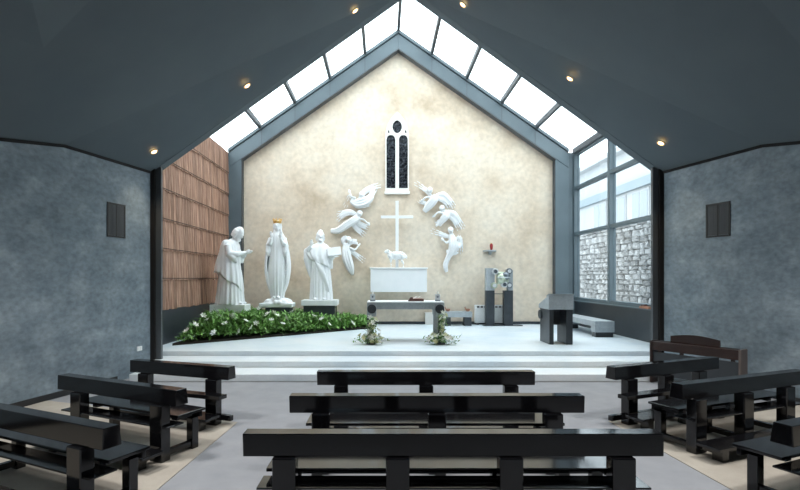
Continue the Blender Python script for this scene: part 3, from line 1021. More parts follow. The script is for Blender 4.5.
def head(mb, c, rot, s=1.0, beard=0.0, hair=1.0, veil=False):
    """head facing local -Y"""
    c = Vector(c)
    R = rot.to_matrix() if not isinstance(rot, Matrix) else rot

    def q(x, y, z):
        return c + R @ Vector((x * s, y * s, z * s))
    mb.ball(c, (0.088 * s, 0.108 * s, 0.135 * s), rot=R, n=24, m=16)
    mb.ball(q(0, -0.035, -0.07), (0.066 * s, 0.070 * s, 0.065 * s), rot=R)          # jaw
    mb.tube([q(0, -0.098, 0.02), q(0, -0.125, -0.025), q(0, -0.105, -0.04)], [0.010 * s, 0.019 * s, 0.014 * s], n=8)   # nose
    for sx in (-1, 1):
        mb.ball(q(sx * 0.036, -0.094, 0.028), (0.025 * s, 0.013 * s, 0.009 * s), rot=R, n=10, m=6)      # brow
        mb.ball(q(sx * 0.034, -0.090, 0.006), (0.017 * s, 0.013 * s, 0.010 * s), rot=R, n=10, m=6)      # eye
        mb.ball(q(sx * 0.092, 0.01, -0.01), (0.012 * s, 0.024 * s, 0.036 * s), rot=R, n=10, m=6)        # ear
    mb.ball(q(0, -0.100, -0.072), (0.026 * s, 0.012 * s, 0.008 * s), rot=R, n=10, m=6)
    if beard:
        mb.ball(q(0, -0.075, -0.115), (0.062 * s, 0.055 * s, 0.075 * s * beard), rot=R, n=16, m=10)
        for k in range(5):
            mb.tube([q(-0.04 + 0.02 * k, -0.09, -0.09), q(-0.035 + 0.0175 * k, -0.10, -0.17 * beard)], [0.014 * s, 0.007 * s], n=6)
    if hair:
        mb.ball(q(0, 0.025, 0.028), (0.100 * s, 0.108 * s, 0.125 * s), rot=R, n=20, m=14)
        for k in range(9):
            a = PI * (k - 4) / 8 * 1.15
            x0, y0 = 0.095 * math.sin(a), 0.03 + 0.095 * math.cos(a)
            mb.tube([q(x0, y0, 0.06), q(x0 * 1.07, y0 * 1.04, -0.03), q(x0 * 0.92, y0 * 0.95, -0.12)], [0.022 * s, 0.026 * s, 0.016 * s], n=8)


def slab(mb_name, t, w, d, h, mat, z0=0.0, rough=False, seed=0):
    if not rough:
        return MB().box(-w / 2, w / 2, -d / 2, d / 2, z0, z0 + h).build(mb_name, mat, t, bevel=0.012)


# --- statue with joined hands, in profile
Z0 = 0.905
yS = 14.2
xS = P(230.5, 300, yS).x
st = thing('statue', 'white marble statue of a bowing bearded man with joined hands, by the timber wall', 'statue', (xS, yS, FL + 0.05), 0, None)
zb = Z0 - FL - 0.05
MB().box(-0.40, 0.40, -0.26, 0.26, 0, zb).build('dark_plinth', M['darkstone'], st, bevel=0.01)
MB().box(-0.49, 0.49, -0.32, 0.32, zb, zb + 0.25).build('base_slab', M['marble'], st, bevel=0.012)
mb = MB()
drape(mb, [(0.0, 0, 0.02, 0.36, 0.40), (0.25, 0, 0.02, 0.33, 0.37), (0.7, 0, 0.03, 0.29, 0.33), (1.1, 0, 0.03, 0.25, 0.27), (1.4, 0, 0.01, 0.25, 0.23),
           (1.62, 0, 0.02, 0.30, 0.21), (1.74, 0, 0.02, 0.27, 0.17), (1.80, 0, 0.0, 0.16, 0.12), (1.86, 0, -0.02, 0.09, 0.09)], folds=18, amp=0.07, ph=0.4, twist=0.6)
# cloak with a slanting hem, longest at the back
drape(mb, [(0.62, 0, 0.07, 0.37, 0.42), (0.95, 0, 0.07, 0.35, 0.38), (1.3, 0, 0.06, 0.33, 0.29), (1.6, 0, 0.05, 0.335, 0.225), (1.75, 0, 0.04, 0.28, 0.18), (1.82, 0, 0.02, 0.15, 0.12)],
      folds=12, amp=0.05, ph=1.1, twist=-0.8, tilt=lambda a: 0.30 * math.cos(a - 2.2) + 0.04 * math.sin(5 * a))
mb.tube([(0, 0, 1.70), (0, -0.07, 1.83), (0, -0.12, 1.93)], [0.11, 0.095, 0.085])
hr = Euler((math.radians(36), 0, 0)).to_matrix()
head(mb, (0, -0.185, 2.0), hr, 1.28, beard=0.75)
for s in (-1, 1):
    mb.tube([(s * 0.27, 0.0, 1.66), (s * 0.31, -0.06, 1.42), (s * 0.20, -0.26, 1.40), (s * 0.035, -0.40, 1.46)], [0.10, 0.10, 0.085, 0.050], n=14)
    mb.tube([(s * 0.31, -0.06, 1.42), (s * 0.26, -0.17, 1.30), (s * 0.17, -0.24, 1.18)], [0.09, 0.09, 0.03], n=12)     # hanging sleeve
    hand(mb, (s * 0.026, -0.40, 1.465), (0, -1, 0.10), (0, -0.1, 1), (s * 1.0, 0, 0), 1.15, 0.0)
# feet under the hem
for s in (-1, 1):
    mb.tube([(s * 0.12, -0.25, 0.05), (s * 0.13, -0.42, 0.035)], [0.06, 0.04], n=10, flat=0.7)
mb.v = [(x, y - 0.035 * z, z) for x, y, z in mb.v]         # leaning forward
o = remeshed(mb, 'figure', M['marble'], 0.016, 3, st)
o.location = (0, 0, zb + 0.25)
o.rotation_euler = (0, 0, math.radians(80))

# --- crowned statue in a long mantle
Z0 = 1.03
yS = 15.0
xS = P(277.5, 300, yS).x
st = thing('statue', 'white marble statue of a woman in a long mantle wearing a golden crown', 'statue', (xS, yS, FL + 0.05))
zb = Z0 - FL - 0.05
MB().box(-0.30, 0.42, -0.30, 0.34, 0, zb).build('dark_plinth', M['darkstone'], st, bevel=0.01)
mb = MB()
rr = random.Random(5)
for k in range(26):
    a = rr.uniform(0, 2 * PI); q = rr.uniform(0.0, 1.0) ** 0.5
    mb.ball((0.38 * q * math.cos(a), 0.22 * q * math.sin(a), 0.13 + 0.10 * (1 - q)), (rr.uniform(0.09, 0.15), rr.uniform(0.08, 0.13), rr.uniform(0.08, 0.13)), n=10, m=7)
mb.box(-0.49, 0.49, -0.29, 0.29, 0.0, 0.13)
o = remeshed(mb, 'cloud_base', M['marble'], 0.02, 2, st)
o.location = (0, 0, zb)
mb = MB()
drape(mb, [(0.0, 0.0, 0.0, 0.19, 0.17), (0.3, 0, 0, 0.235, 0.20), (0.8, 0, 0, 0.265, 0.215), (1.25, 0, 0, 0.235, 0.18), (1.55, 0, 0, 0.22, 0.165),
           (1.78, 0, 0, 0.20, 0.14), (1.90, 0, 0, 0.10, 0.09), (1.96, 0, 0, 0.07, 0.08)], folds=17, amp=0.065, ph=0.2, twist=0.9)
# mantle: an open shell, folded edges at the front
prof = [(0.02, 0.15, 0.13), (0.15, 0.22, 0.16), (0.45, 0.335, 0.22), (0.85, 0.395, 0.26), (1.2, 0.375, 0.25), (1.5, 0.315, 0.22), (1.75, 0.235, 0.18), (1.92, 0.145, 0.14), (2.08, 0.115, 0.125), (2.2, 0.10, 0.11), (2.26, 0.05, 0.06)]
R1 = []
for i in range(45):
    t = i / 44
    z, rx, ry = catmull(prof, t)
    row_o, row_i = [], []
    op = math.radians(52 - 14 * max(0, (t - 0.7) / 0.3))
    nn = 40
    for j in range(nn + 1):
        a = -PI / 2 + op + (2 * PI - 2 * op) * j / nn
        f = 1 + 0.03 * math.sin(13 * a + 2 * t) * (1 - t)
        lip = 1.0 + (0.06 if j in (0, nn) else 0)
        row_o.append((rx * f * lip * math.cos(a), 0.02 + ry * f * lip * math.sin(a), z))
        g = max(0.3, 1 - 0.05 / max(rx, 0.06))
        row_i.append((rx * f * g * math.cos(a), 0.02 + ry * f * g * math.sin(a), z))
    R1.append(row_o + row_i[::-1])
mb.rings(R1)
mb.tube([(0, 0, 1.85), (0, -0.01, 2.02)], [0.085, 0.07])
head(mb, (0, -0.03, 2.10), Euler((math.radians(-6), 0, 0)).to_matrix(), 1.12)
for s in (-1, 1):
    mb.tube([(s * 0.20, 0.0, 1.74), (s * 0.27, -0.05, 1.50), (s * 0.20, -0.17, 1.58), (s * 0.13, -0.22, 1.72)], [0.075, 0.085, 0.06, 0.04], n=12)
    mb.tube([(s * 0.26, -0.07, 1.50), (s * 0.26, -0.12, 1.32), (s * 0.24, -0.12, 1.2)], [0.08, 0.07, 0.02], n=12)
    hand(mb, (s * 0.13, -0.22, 1.73), (s * 0.1, -0.15, 1), (-s, 0, 0), (0, 1, 0), 1.05, 0.1)
    mb.tube([(s * 0.06, -0.12, 0.03), (s * 0.065, -0.24, 0.02)], [0.05, 0.035], n=10, flat=0.7)
o = remeshed(mb, 'figure', M['marble'], 0.014, 2, st)
o.location = (0, 0, zb + 0.27)
o.scale = (1, 1, 1.03)
mb = MB()
n = 40
rows_ = []
for r, z, dz in ((0.112, 0.0, 0), (0.118, 0.03, 0), (0.132, 0.075, 0.05), (0.120, 0.075, 0.05), (0.106, 0.03, 0), (0.104, 0.0, 0)):
    rows_.append([(r * math.cos(2 * PI * j / n), r * math.sin(2 * PI * j / n), z + dz * max(0, math.cos(8 * 2 * PI * j / n))) for j in range(n)])
rows_.append(rows_[0])
mb.rings(rows_, cap=False)
for k in range(8):
    a = 2 * PI * k / 8
    mb.ball((0.128 * math.cos(a), 0.128 * math.sin(a), 0.13), 0.018, n=8, m=6)
o = mb.build('crown', M['gold'], st, smooth=True)
o.location = (0, -0.02, zb + 0.27 + 2.165 * 1.03)
o['label'] = 'golden crown'

# --- statue with an open book
Z0 = 1.055
yS = 15.6
xS = P(320.5, 300, yS).x
st = thing('statue', 'white marble statue of a robed man holding up a book, nearest the angels', 'statue', (xS, yS, FL + 0.05))
zb = Z0 - FL - 0.05
MB().box(-0.48, 0.48, -0.34, 0.34, 0, zb).build('dark_plinth', M['darkstone'], st, bevel=0.01)
MB().box(-0.55, 0.55, -0.36, 0.36, zb, zb + 0.17).build('base_slab', M['marble'], st, bevel=0.012)
mb = MB()
drape(mb, [(0.0, 0.02, 0, 0.345, 0.26), (0.3, 0.02, 0, 0.325, 0.25), (0.7, 0.01, 0, 0.30, 0.23), (1.1, 0.0, 0, 0.275, 0.21), (1.4, 0, 0, 0.27, 0.20),
           (1.58, 0, 0, 0.28, 0.19), (1.70, 0, 0, 0.22, 0.15), (1.77, 0, 0, 0.11, 0.10), (1.82, 0, 0, 0.08, 0.08)], folds=20, amp=0.09, ph=0.9, twist=1.0)
# mantle swept across the chest, hem falling from the raised arm to the book arm
drape(mb, [(1.12, -0.02, -0.01, 0.37, 0.265), (1.3, -0.06, -0.01, 0.42, 0.26), (1.48, -0.06, 0, 0.42, 0.235), (1.63, -0.015, 0, 0.31, 0.185), (1.74, 0, 0, 0.16, 0.12)],
      folds=10, amp=0.08, ph=0.3, twist=2.0, tilt=lambda a: 0.16 * math.cos(a - PI) - 0.10 * math.sin(a) * 0.3)
for k in range(6):     # diagonal folds down the front
    x0 = -0.24 + 0.05 * k
    mb.tube([(x0, -0.20, 1.42 - 0.04 * k), (x0 + 0.14, -0.255, 1.15 - 0.07 * k), (x0 + 0.26, -0.235, 0.85 - 0.09 * k), (x0 + 0.31, -0.21, 0.45 - 0.05 * k)],
            [0.02, 0.032, 0.028, 0.012], n=8)
mb.tube([(0, 0, 1.70), (0, -0.01, 1.86)], [0.085, 0.075])
head(mb, (0.0, -0.02, 1.97), Euler((0, 0, math.radians(12))).to_matrix(), 1.22, beard=0.5)
mb.ball((0.0, 0.0, 2.08), (0.09, 0.10, 0.11), n=16, m=10)            # pointed cap
# raised right arm (viewer's left)
mb.tube([(-0.22, 0, 1.62), (-0.42, -0.02, 1.50), (-0.36, -0.16, 1.56), (-0.26, -0.26, 1.66)], [0.105, 0.10, 0.075, 0.045], n=14)
mb.tube([(-0.42, -0.02, 1.50), (-0.41, -0.03, 1.28), (-0.35, -0.03, 1.0), (-0.30, -0.03, 0.7)], [0.10, 0.12, 0.10, 0.04], n=12)
hand(mb, (-0.26, -0.27, 1.67), (0.15, -0.25, 1), (1, 0, 0), (0, 1, 0), 1.1, 0.3)
# left arm under the book
mb.tube([(0.22, 0, 1.60), (0.32, -0.03, 1.36), (0.38, -0.14, 1.30), (0.44, -0.22, 1.32)], [0.10, 0.095, 0.075, 0.045], n=14)
mb.tube([(0.32, -0.04, 1.34), (0.33, -0.08, 1.15), (0.30, -0.08, 0.95)], [0.08, 0.07, 0.02], n=12)
hand(mb, (0.44, -0.22, 1.325), (0.9, -0.3, 0.1), (0, -1, 0), (0, 0, -1), 1.1, -0.3)
for s in (-1, 1):
    mb.tube([(s * 0.13, -0.18, 0.04), (s * 0.15, -0.32, 0.03)], [0.055, 0.04], n=10, flat=0.7)
o = remeshed(mb, 'figure', M['marble'], 0.016, 2, st)
o.location = (0, 0, zb + 0.17)
bk = Matrix.Translation((0.46, -0.24, zb + 0.17 + 1.36)) @ Matrix.Rotation(math.radians(-8), 4, 'Y') @ Matrix.Rotation(math.radians(-18), 4, 'X')
book = MB().box(-0.21, 0.21, -0.03, 0.03, 0.0, 0.27, bk).build('carved_book', M['marble'], st, bevel=0.008)
MB().box(-0.19, 0.19, -0.036, -0.03, 0.02, 0.25, bk).build('page_block', M['marble'], book)

# ------------------------------------------------------------------ flying angels in relief on the gable wall
def bez(pts, n=12):
    return [Vector(catmull([tuple(p) for p in pts], i / n)) for i in range(n + 1)]


def angel(label, body, blades, hd, arms=(), seed=0):
    """coordinates are picture positions turned into points on the wall plane; depth = stand-off from the wall"""
    def W(x, y, d=0.0):
        p = P(x, y, YB); return Vector((p.x, YB - 0.03 - d, p.z))
    mb = MB()
    rr = random.Random(seed)
    pts = bez([W(x, y, d) for x, y, d, r in body], 16)
    rad = [1.12 * catmull([(r,) for x, y, d, r in body], i / 16)[0] / 29.9 for i in range(17)]
    mb.tube(pts, rad, n=16, flat=0.65, flatdir=(0, 1, 0))
    # drapery ridges along the body
    for k in (-1, 0, 1):
        rp = []
        for i, p in enumerate(pts):
            tdir = (pts[min(i + 1, 16)] - pts[max(i - 1, 0)]).normalized()
            side = tdir.cross(Vector((0, 1, 0))).normalized()
            rp.append(p + side * rad[i] * 0.5 * k + Vector((0, -rad[i] * 0.55, 0)))
        mb.tube(rp, [max(0.012, r * 0.16) for r in rad], n=6)
    for bl in blades:
        for fan in (-1, 0, 1):
            (xa_, ya_), (xb_, yb_) = bl[0][:2], bl[-1][:2]
            ln = math.hypot(xb_ - xa_, yb_ - ya_) or 1
            nx, ny = -(yb_ - ya_) / ln, (xb_ - xa_) / ln
            q_ = [(x + nx * fan * 1.9 * (0.4 + i / 3), y + ny * fan * 1.9 * (0.4 + i / 3), d * (1 - 0.12 * abs(fan)), r) for i, (x, y, d, r) in enumerate(bl)]
            if fan:
                q_[-1] = tuple(0.3 * u_ + 0.7 * v_ for u_, v_ in zip(q_[-2], q_[-1]))
            pp = bez([W(x, y, d) for x, y, d, r in q_], 12)
            rd = [max(0.012, 0.58 * catmull([(r,) for x, y, d, r in q_], i / 12)[0] / 29.9) for i in range(13)]
            mb.tube(pp, rd, n=10, flat=0.32, flatdir=(0, 1, 0))
    hx, hy, hdp = hd
    c = W(hx, hy, hdp)
    mb.ball(c, (0.085, 0.09, 0.10), n=16, m=10)
    mb.ball(c + Vector((0, 0.03, 0.03)), (0.095, 0.09, 0.10), n=16, m=10)
    mb.tube([c + Vector((0, -0.08, 0.02)), c + Vector((0, -0.11, -0.02))], [0.012, 0.016], n=6)
    for ar in arms:
        pp = bez([W(x, y, d) for x, y, d, r in ar], 8)
        rd = [max(0.012, catmull([(r,) for x, y, d, r in ar], i / 8)[0] / 29.9) for i in range(9)]
        mb.tube(pp, rd, n=8)
        dv = pp[-1] - pp[-2]
        hand(mb, pp[-1], dv, dv.cross(Vector((0, 1, 0))), (0, -1, 0), 0.8, 0.1)
    me = mb
    ob = remeshed(me, 'angel_relief', M['marble_s'], 0.013, 1)
    org = Vector((sum((v.co.x for v in ob.data.vertices)) / len(ob.data.vertices), YB, sum((v.co.z for v in ob.data.vertices)) / len(ob.data.vertices)))
    ob.data.transform(Matrix.Translation(-org)); ob.location = org
    tag(ob, label, 'angel sculpture', 'angel reliefs on the gable wall')


angel('white flying angel relief highest on the left, long wing pointing at the window',
      [(351, 201, .05, 2.0), (357, 204, .10, 4.2), (364, 203, .14, 4.8), (370, 199, .12, 3.4), (373, 195, .08, 1.4)],
      [[(360, 200, .06, 3.0), (364, 193, .08, 3.0), (372, 188, .06, 2.0), (383, 184.5, .02, .5)],
       [(366, 202, .10, 2.6), (371, 196, .12, 2.6), (374, 191, .08, 1.4), (375.5, 187, .03, .5)],
       [(352, 199, .06, 2.2), (350, 196, .04, 1.2), (346, 205, .02, .6), (342, 211, .01, .4)],
       [(353, 202, .10, 1.6), (360, 206, .12, 2.0), (368, 205, .10, 1.4), (372, 202, .06, .6)]],
      (362, 196, .16), [[(356, 199, .12, 1.3), (352, 197.5, .14, 1.1), (350.5, 194, .12, .8)]], 1)
angel('white angel relief in the middle on the left with spread swept wings',
      [(331, 231, .04, 2.0), (338, 231, .08, 3.0), (346, 226, .12, 3.4), (354, 221, .15, 3.4), (359, 217, .12, 2.4)],
      [[(358, 217, .08, 2.6), (352, 213, .10, 2.8), (344, 214.5, .06, 2.0), (335, 222, .02, .5)],
       [(358, 216, .06, 2.2), (350, 212, .08, 1.8), (341, 213.5, .04, 1.2), (334, 215, .02, .4)],
       [(355, 220, .12, 2.6), (361, 225, .10, 2.8), (366, 227, .06, 1.6), (370, 228, .02, .5)],
       [(352, 223, .10, 2.6), (357, 229, .08, 2.4), (362, 233, .05, 1.4), (366, 237, .02, .4)]],
      (360, 214.5, .15), [[(358, 220, .14, 1.3), (363, 220, .14, 1.1), (367, 223, .12, .8)]], 2)
angel('white angel relief lowest on the left with a long leaf shaped robe',
      [(353, 275, .03, 1.2), (350.5, 268, .08, 3.6), (347.5, 259, .12, 4.4), (346, 250, .13, 3.6), (347, 244, .12, 2.4)],
      [[(345, 246, .08, 2.6), (343.5, 241, .09, 2.6), (346, 238, .06, 1.8), (351, 237.5, .03, .6)],
       [(347, 246, .10, 2.6), (352, 242, .10, 2.6), (356, 242, .06, 1.8), (358.5, 243.5, .02, .6)],
       [(348, 249, .10, 2.0), (355, 254, .09, 1.8), (361, 258.5, .05, 1.2), (366, 262.5, .02, .4)]],
      (349, 240.5, .16), [[(350, 248, .13, 1.3), (355, 250, .14, 1.1), (358, 247, .12, .8)]], 3)
angel('white angel relief highest on the right, beside the window sill',
      [(424, 212, .05, 2.2), (428, 207, .10, 3.4), (433, 201, .15, 3.8), (436, 196, .13, 2.4)],
      [[(431, 197, .08, 2.2), (426, 191, .07, 1.8), (419, 185.5, .04, 1.0), (410.5, 180.5, .02, .4)],
       [(436, 196, .08, 2.8), (443, 195, .10, 2.8), (450, 202, .06, 1.8), (455.5, 209.5, .02, .5)],
       [(435, 199, .08, 2.4), (441, 200, .10, 2.6), (447, 204, .06, 1.6), (452, 212, .02, .4)],
       [(428, 205, .08, 2.0), (423, 203, .08, 1.8), (420, 201.5, .05, 1.0), (418.5, 198, .02, .4)]],
      (429.5, 191.5, .15), [[(431, 198, .14, 1.3), (426, 198, .15, 1.1), (423, 200, .12, .8)]], 4)
angel('white angel relief in the middle on the right with trailing wing tips',
      [(439, 226, .05, 1.6), (441, 222, .10, 2.6), (445, 217, .14, 3.4), (447, 211, .12, 2.2)],
      [[(446, 212, .10, 2.6), (453, 214, .12, 2.6), (459, 222, .06, 1.6), (465, 231, .02, .4)],
       [(447, 215, .08, 2.6), (453, 220, .09, 2.2), (457, 226, .05, 1.2), (461, 232, .02, .4)],
       [(443, 220, .08, 2.0), (438, 222.5, .08, 1.8), (436, 225, .05, 1.0), (434.5, 221.5, .02, .4)]],
      (441.5, 209.5, .15), [[(443, 214, .14, 1.3), (438, 213, .15, 1.1), (435, 215, .12, .8)]], 5)
angel('white angel relief lowest on the right with one thin arm stretched left',
      [(446.5, 272, .03, 1.4), (445, 265, .07, 2.4), (448, 257, .10, 2.4), (452, 249, .14, 4.0), (452, 241, .14, 3.6), (450.5, 234, .10, 2.0)],
      [[(452, 238, .08, 2.0), (445, 236, .08, 1.8), (437, 233, .05, 1.2), (428, 230, .02, .4)],
       [(453, 240, .08, 2.4), (458.5, 238, .09, 2.2), (460, 246, .06, 1.6), (460, 256, .02, .5)],
       [(450, 246, .12, 2.8), (456, 247, .12, 2.8), (459, 243, .08, 1.6), (460, 233, .03, .5)],
       [(446, 251, .10, 2.0), (449, 253, .12, 2.4), (455, 252, .10, 2.0), (458, 249, .05, .8)]],
      (450, 231, .15), [[(450, 240, .14, 1.3), (446, 243, .15, 1.1), (443.5, 241, .12, .8)]], 6)

# ------------------------------------------------------------------ lamb, cross and white altar block on the wall
t = thing('altar_block', 'white marble block fixed to the wall below the cross, with a thin top slab', 'altar', ((-0.37 + 1.44) / 2, 16.34, 1.452))
MB().box(-0.905, 0.905, -0.34, 0.35, 0.0, 0.74).build('block', M['marble'], t, bevel=0.01)
MB().box(-0.93, 0.93, -0.365, 0.35, 0.74, 0.785).build('top_slab', M['marble'], t, bevel=0.006)
ZT = 1.452 + 0.785
xc = P(397, 200, 16.4).x
t = thing('cross', 'tall thin white cross standing behind the lamb', 'cross', (xc, 16.4, ZT))
MB().box(-0.05, 0.05, -0.035, 0.035, 0, CH + 77 * 16.4 / F - ZT).build('upright', M['marble'], t, bevel=0.006)
zc = CH + 61 * 16.4 / F - ZT
MB().box(-0.53, 0.53, -0.032, 0.032, zc - 0.045, zc + 0.045).build('crossbar', M['marble'], t, bevel=0.006)

mb = MB()
rr = random.Random(9)
mb.tube([(-0.20, 0, 0.37), (-0.10, 0, 0.38), (0.08, 0, 0.37), (0.20, 0, 0.36)], [0.09, 0.125, 0.125, 0.10], n=16)
mb.ball((0.21, 0, 0.36), 0.10); mb.ball((-0.2, 0, 0.38), 0.10)
mb.tube([(-0.18, 0, 0.40), (-0.25, 0, 0.47), (-0.29, 0, 0.52)], [0.09, 0.075, 0.065], n=12)       # neck
mb.tube([(-0.27, 0, 0.53), (-0.33, 0, 0.505), (-0.385, 0, 0.475)], [0.062, 0.052, 0.032], n=12)    # muzzle
for s in (-1, 1):
    mb.tube([(-0.26, s * 0.05, 0.55), (-0.235, s * 0.105, 0.525)], [0.025, 0.016], n=8)             # ear
    # front leg: near straight; hind leg: stifle forward, hock back
    mb.tube([(-0.17, s * 0.065, 0.32), (-0.185, s * 0.065, 0.17), (-0.175, s * 0.065, 0.08), (-0.18, s * 0.065, 0.0)], [0.055, 0.030, 0.024, 0.028], n=10)
    mb.tube([(0.19, s * 0.07, 0.33), (0.165, s * 0.07, 0.21), (0.225, s * 0.07, 0.12), (0.215, s * 0.07, 0.0)], [0.075, 0.045, 0.026, 0.028], n=10)
mb.tube([(0.28, 0, 0.40), (0.325, 0, 0.35), (0.325, 0, 0.27)], [0.028, 0.028, 0.018], n=8)
for k in range(90):      # wool tufts
    x = rr.uniform(-0.24, 0.26); a = rr.uniform(0, 2 * PI)
    mb.ball((x, 0.115 * math.cos(a), 0.375 + 0.115 * math.sin(a)), 0.024, n=6, m=5)
o = remeshed(mb, 'lamb', M['marble'], 0.013, 1)
tag(o, 'white marble lamb standing on the altar block before the cross', 'lamb statue')
o.location = (P(396.5, 260, 16.2).x, 16.16, ZT + 0.012)
MB_ = None

# ------------------------------------------------------------------ altar table
xa, xb = -0.355, 1.495
al = thing('altar_table', 'grey stone altar table with round dark discs on its corners', 'altar', ((xa + xb) / 2, 12.0, FL))
hw = (xb - xa) / 2
MB().box(-hw + 0.02, hw - 0.02, 0.02, 0.75, 0.79, 0.945).build('apron', M['greystone'], al, bevel=0.008)
MB().box(-hw, hw, 0.0, 0.77, 0.945, 0.975).build('table_top', M['marble'], al, bevel=0.006)
for sx in (-1, 1):
    for yy, sy in ((0.0, 1), (0.77, -1)):
        y0, y1 = (yy, yy + 0.18) if sy > 0 else (yy - 0.18, yy)
        x0, x1 = (-hw, -hw + 0.21) if sx < 0 else (hw - 0.21, hw)
        MB().box(x0 - 0.004, x1 + 0.004, y0 - 0.006, y1 + 0.006, 0.62, 0.944).build('corner_block', M['greystone'], al, bevel=0.008)
        xo0, xo1 = (-hw, -hw + 0.115) if sx < 0 else (hw - 0.14, hw)
        xi0, xi1 = (-hw + 0.12, -hw + 0.27) if sx < 0 else (hw - 0.255, hw - 0.145)
        MB().box(xo0, xo1, y0 + 0.01, y1, 0.0, 0.62).build('dark_leg', M['darkstone'], al, bevel=0.006)
        if sx > 0 and sy > 0:
            MB().box(xi0, xi1, y0 + 0.03, y1, 0.0, 0.79).build('grey_leg', M['greystone'], al, bevel=0.006)
    cxx = sx * (hw - 0.11)
    MB().cyl((cxx, -0.006, 0.80), (0, -1, 0), 0.108, 0.035, n=28).build('disc', M['darkstone'], al, bevel=0.004)
    MB().cyl((cxx, -0.041, 0.80), (0, -1, 0), 0.075, 0.012, n=20).build('disc_boss', M['darkstone'], al)

# things on the altar
ZA = FL + 0.975
for sx, lb in ((-1, 'small silver candle holder with a white candle on the left end of the altar table'),
               (1, 'small silver candle holder with a white candle on the right end of the altar table')):
    t = thing('candle_holder', lb, 'candle holder', ((xa + xb) / 2 + sx * (hw - 0.125), 12.30, ZA), 0, 'altar candle holders')
    MB().box(-0.065, 0.065, -0.05, 0.05, 0, 0.035).build('foot', M['silver_d'], t, bevel=0.005)
    MB().box(-0.06, 0.06, -0.045, 0.045, 0.035, 0.17).build('silver_block', M['silver'], t, bevel=0.008)
    MB().ball((0, -0.045, 0.105), (0.022, 0.008, 0.022)).build('boss', M['silver_d'], t, smooth=True)
    c = MB().cyl((0, 0, 0.17), (0, 0, 1), 0.026, 0.06, n=14).build('candle', M['wax'], t, smooth=False)
    MB().cyl((0, 0, 0.23), (0, 0, 1), 0.003, 0.012, n=6).build('wick', M['lead'], c)
t = thing('missal_stand', 'low dark leather stand holding an open book on the altar table', 'book stand', (0.80, 12.30, ZA), 0)
MB().hexa([(-0.16, -0.12, 0), (-0.04, -0.12, 0), (-0.04, 0.12, 0), (-0.16, 0.12, 0)],
          [(-0.10, -0.12, 0.09), (-0.05, -0.12, 0.10), (-0.05, 0.12, 0.10), (-0.10, 0.12, 0.09)]).build('wedge', M['leather'], t, bevel=0.004)
MB().box(-0.05, 0.22, -0.12, 0.12, 0.0, 0.055).build('rest', M['leather'], t, bevel=0.004)
t = thing('open_book', 'open book with cream pages lying on the altar table stand', 'book', (0.80, 12.30, ZA + 0.056), 0)
MB().box(-0.045, 0.23, -0.13, 0.13, 0.0, 0.012).build('cover', M['terra'], t)
for k, s in enumerate((-1, 1)):
    pr = []
    for i in range(9):
        q = i / 8
        pr.append((0.0925 + s * 0.13 * q, -0.12, 0.012 + 0.045 * math.sin(PI * min(1, q * 1.0 + 0.12)) * (1 - 0.4 * q) + 0.004))
    MB().prism([(0.0925, -0.12, 0.012)] + pr + [(0.0925 + s * 0.13, -0.12, 0.012)], (0, 0.24, 0)).build('pages', M['paper'], t)

# flower arrangements at the altar's feet
def bouquet(label, x, y, hgt, wid, seed, lean):
    t = thing('flower_arrangement', label, 'flowers', (x, y, FL), 0, 'altar flower arrangements')
    r2 = random.Random(seed)
    MB().cyl((0, 0, 0), (0, 0, 1), 0.11, 0.07, n=16, r2=0.13).build('bowl', M['darkstone'], t)
    mb = MB()
    for k in range(300):
        q = r2.random()
        if r2.random() < 0.55:
            base = Vector((max(-0.4, min(0.4, r2.gauss(0, wid * 0.5))), r2.gauss(-0.05, 0.09), r2.uniform(0.02, 0.16)))
        else:
            base = Vector((lean * q * 0.5 + r2.gauss(0, 0.05), r2.gauss(-0.03, 0.05), 0.08 + q * hgt))
        leaf(mb, base, r2.uniform(0, 2 * PI), r2.uniform(-0.2, 1.2), r2.uniform(0.07, 0.15), r2.uniform(0.03, 0.055), r2.uniform(0.2, 0.8))
    o = mb.build('greenery', M['leaf2'], t)
    o['kind'] = 'stuff'
    fm = [flower_mesh('blossom', 0.078, 6, M['petal']), flower_mesh('blossom', 0.07, 7, M['petal_y'])]
    for k in range(36):
        if k < 22:
            p = Vector((max(-0.4, min(0.4, r2.gauss(0, wid * 0.5))), -0.12 + r2.gauss(0, 0.06), r2.uniform(0.06, 0.24)))
        else:
            q = (k - 22) / 14
            p = Vector((lean * q * 0.5 + r2.gauss(0, 0.05), -0.08 + r2.gauss(0, 0.03), 0.15 + q * hgt))
        f = bpy.data.objects.new('blossom', fm[0 if r2.random() < 0.65 else 1]); C.objects.link(f); f.parent = t
        f.location = p; f.rotation_euler = (r2.uniform(0.4, 1.3), r2.uniform(-0.5, 0.5), r2.uniform(0, 6))
    return t


bouquet('white and cream flowers with greenery at the left foot of the altar', P(371, 342, 11.7).x, 11.66, 0.50, 0.30, 21, 0.05)
bouquet('tall white and cream flowers with greenery at the right foot of the altar', P(440.5, 342, 11.7).x, 11.66, 0.62, 0.34, 22, 0.10)

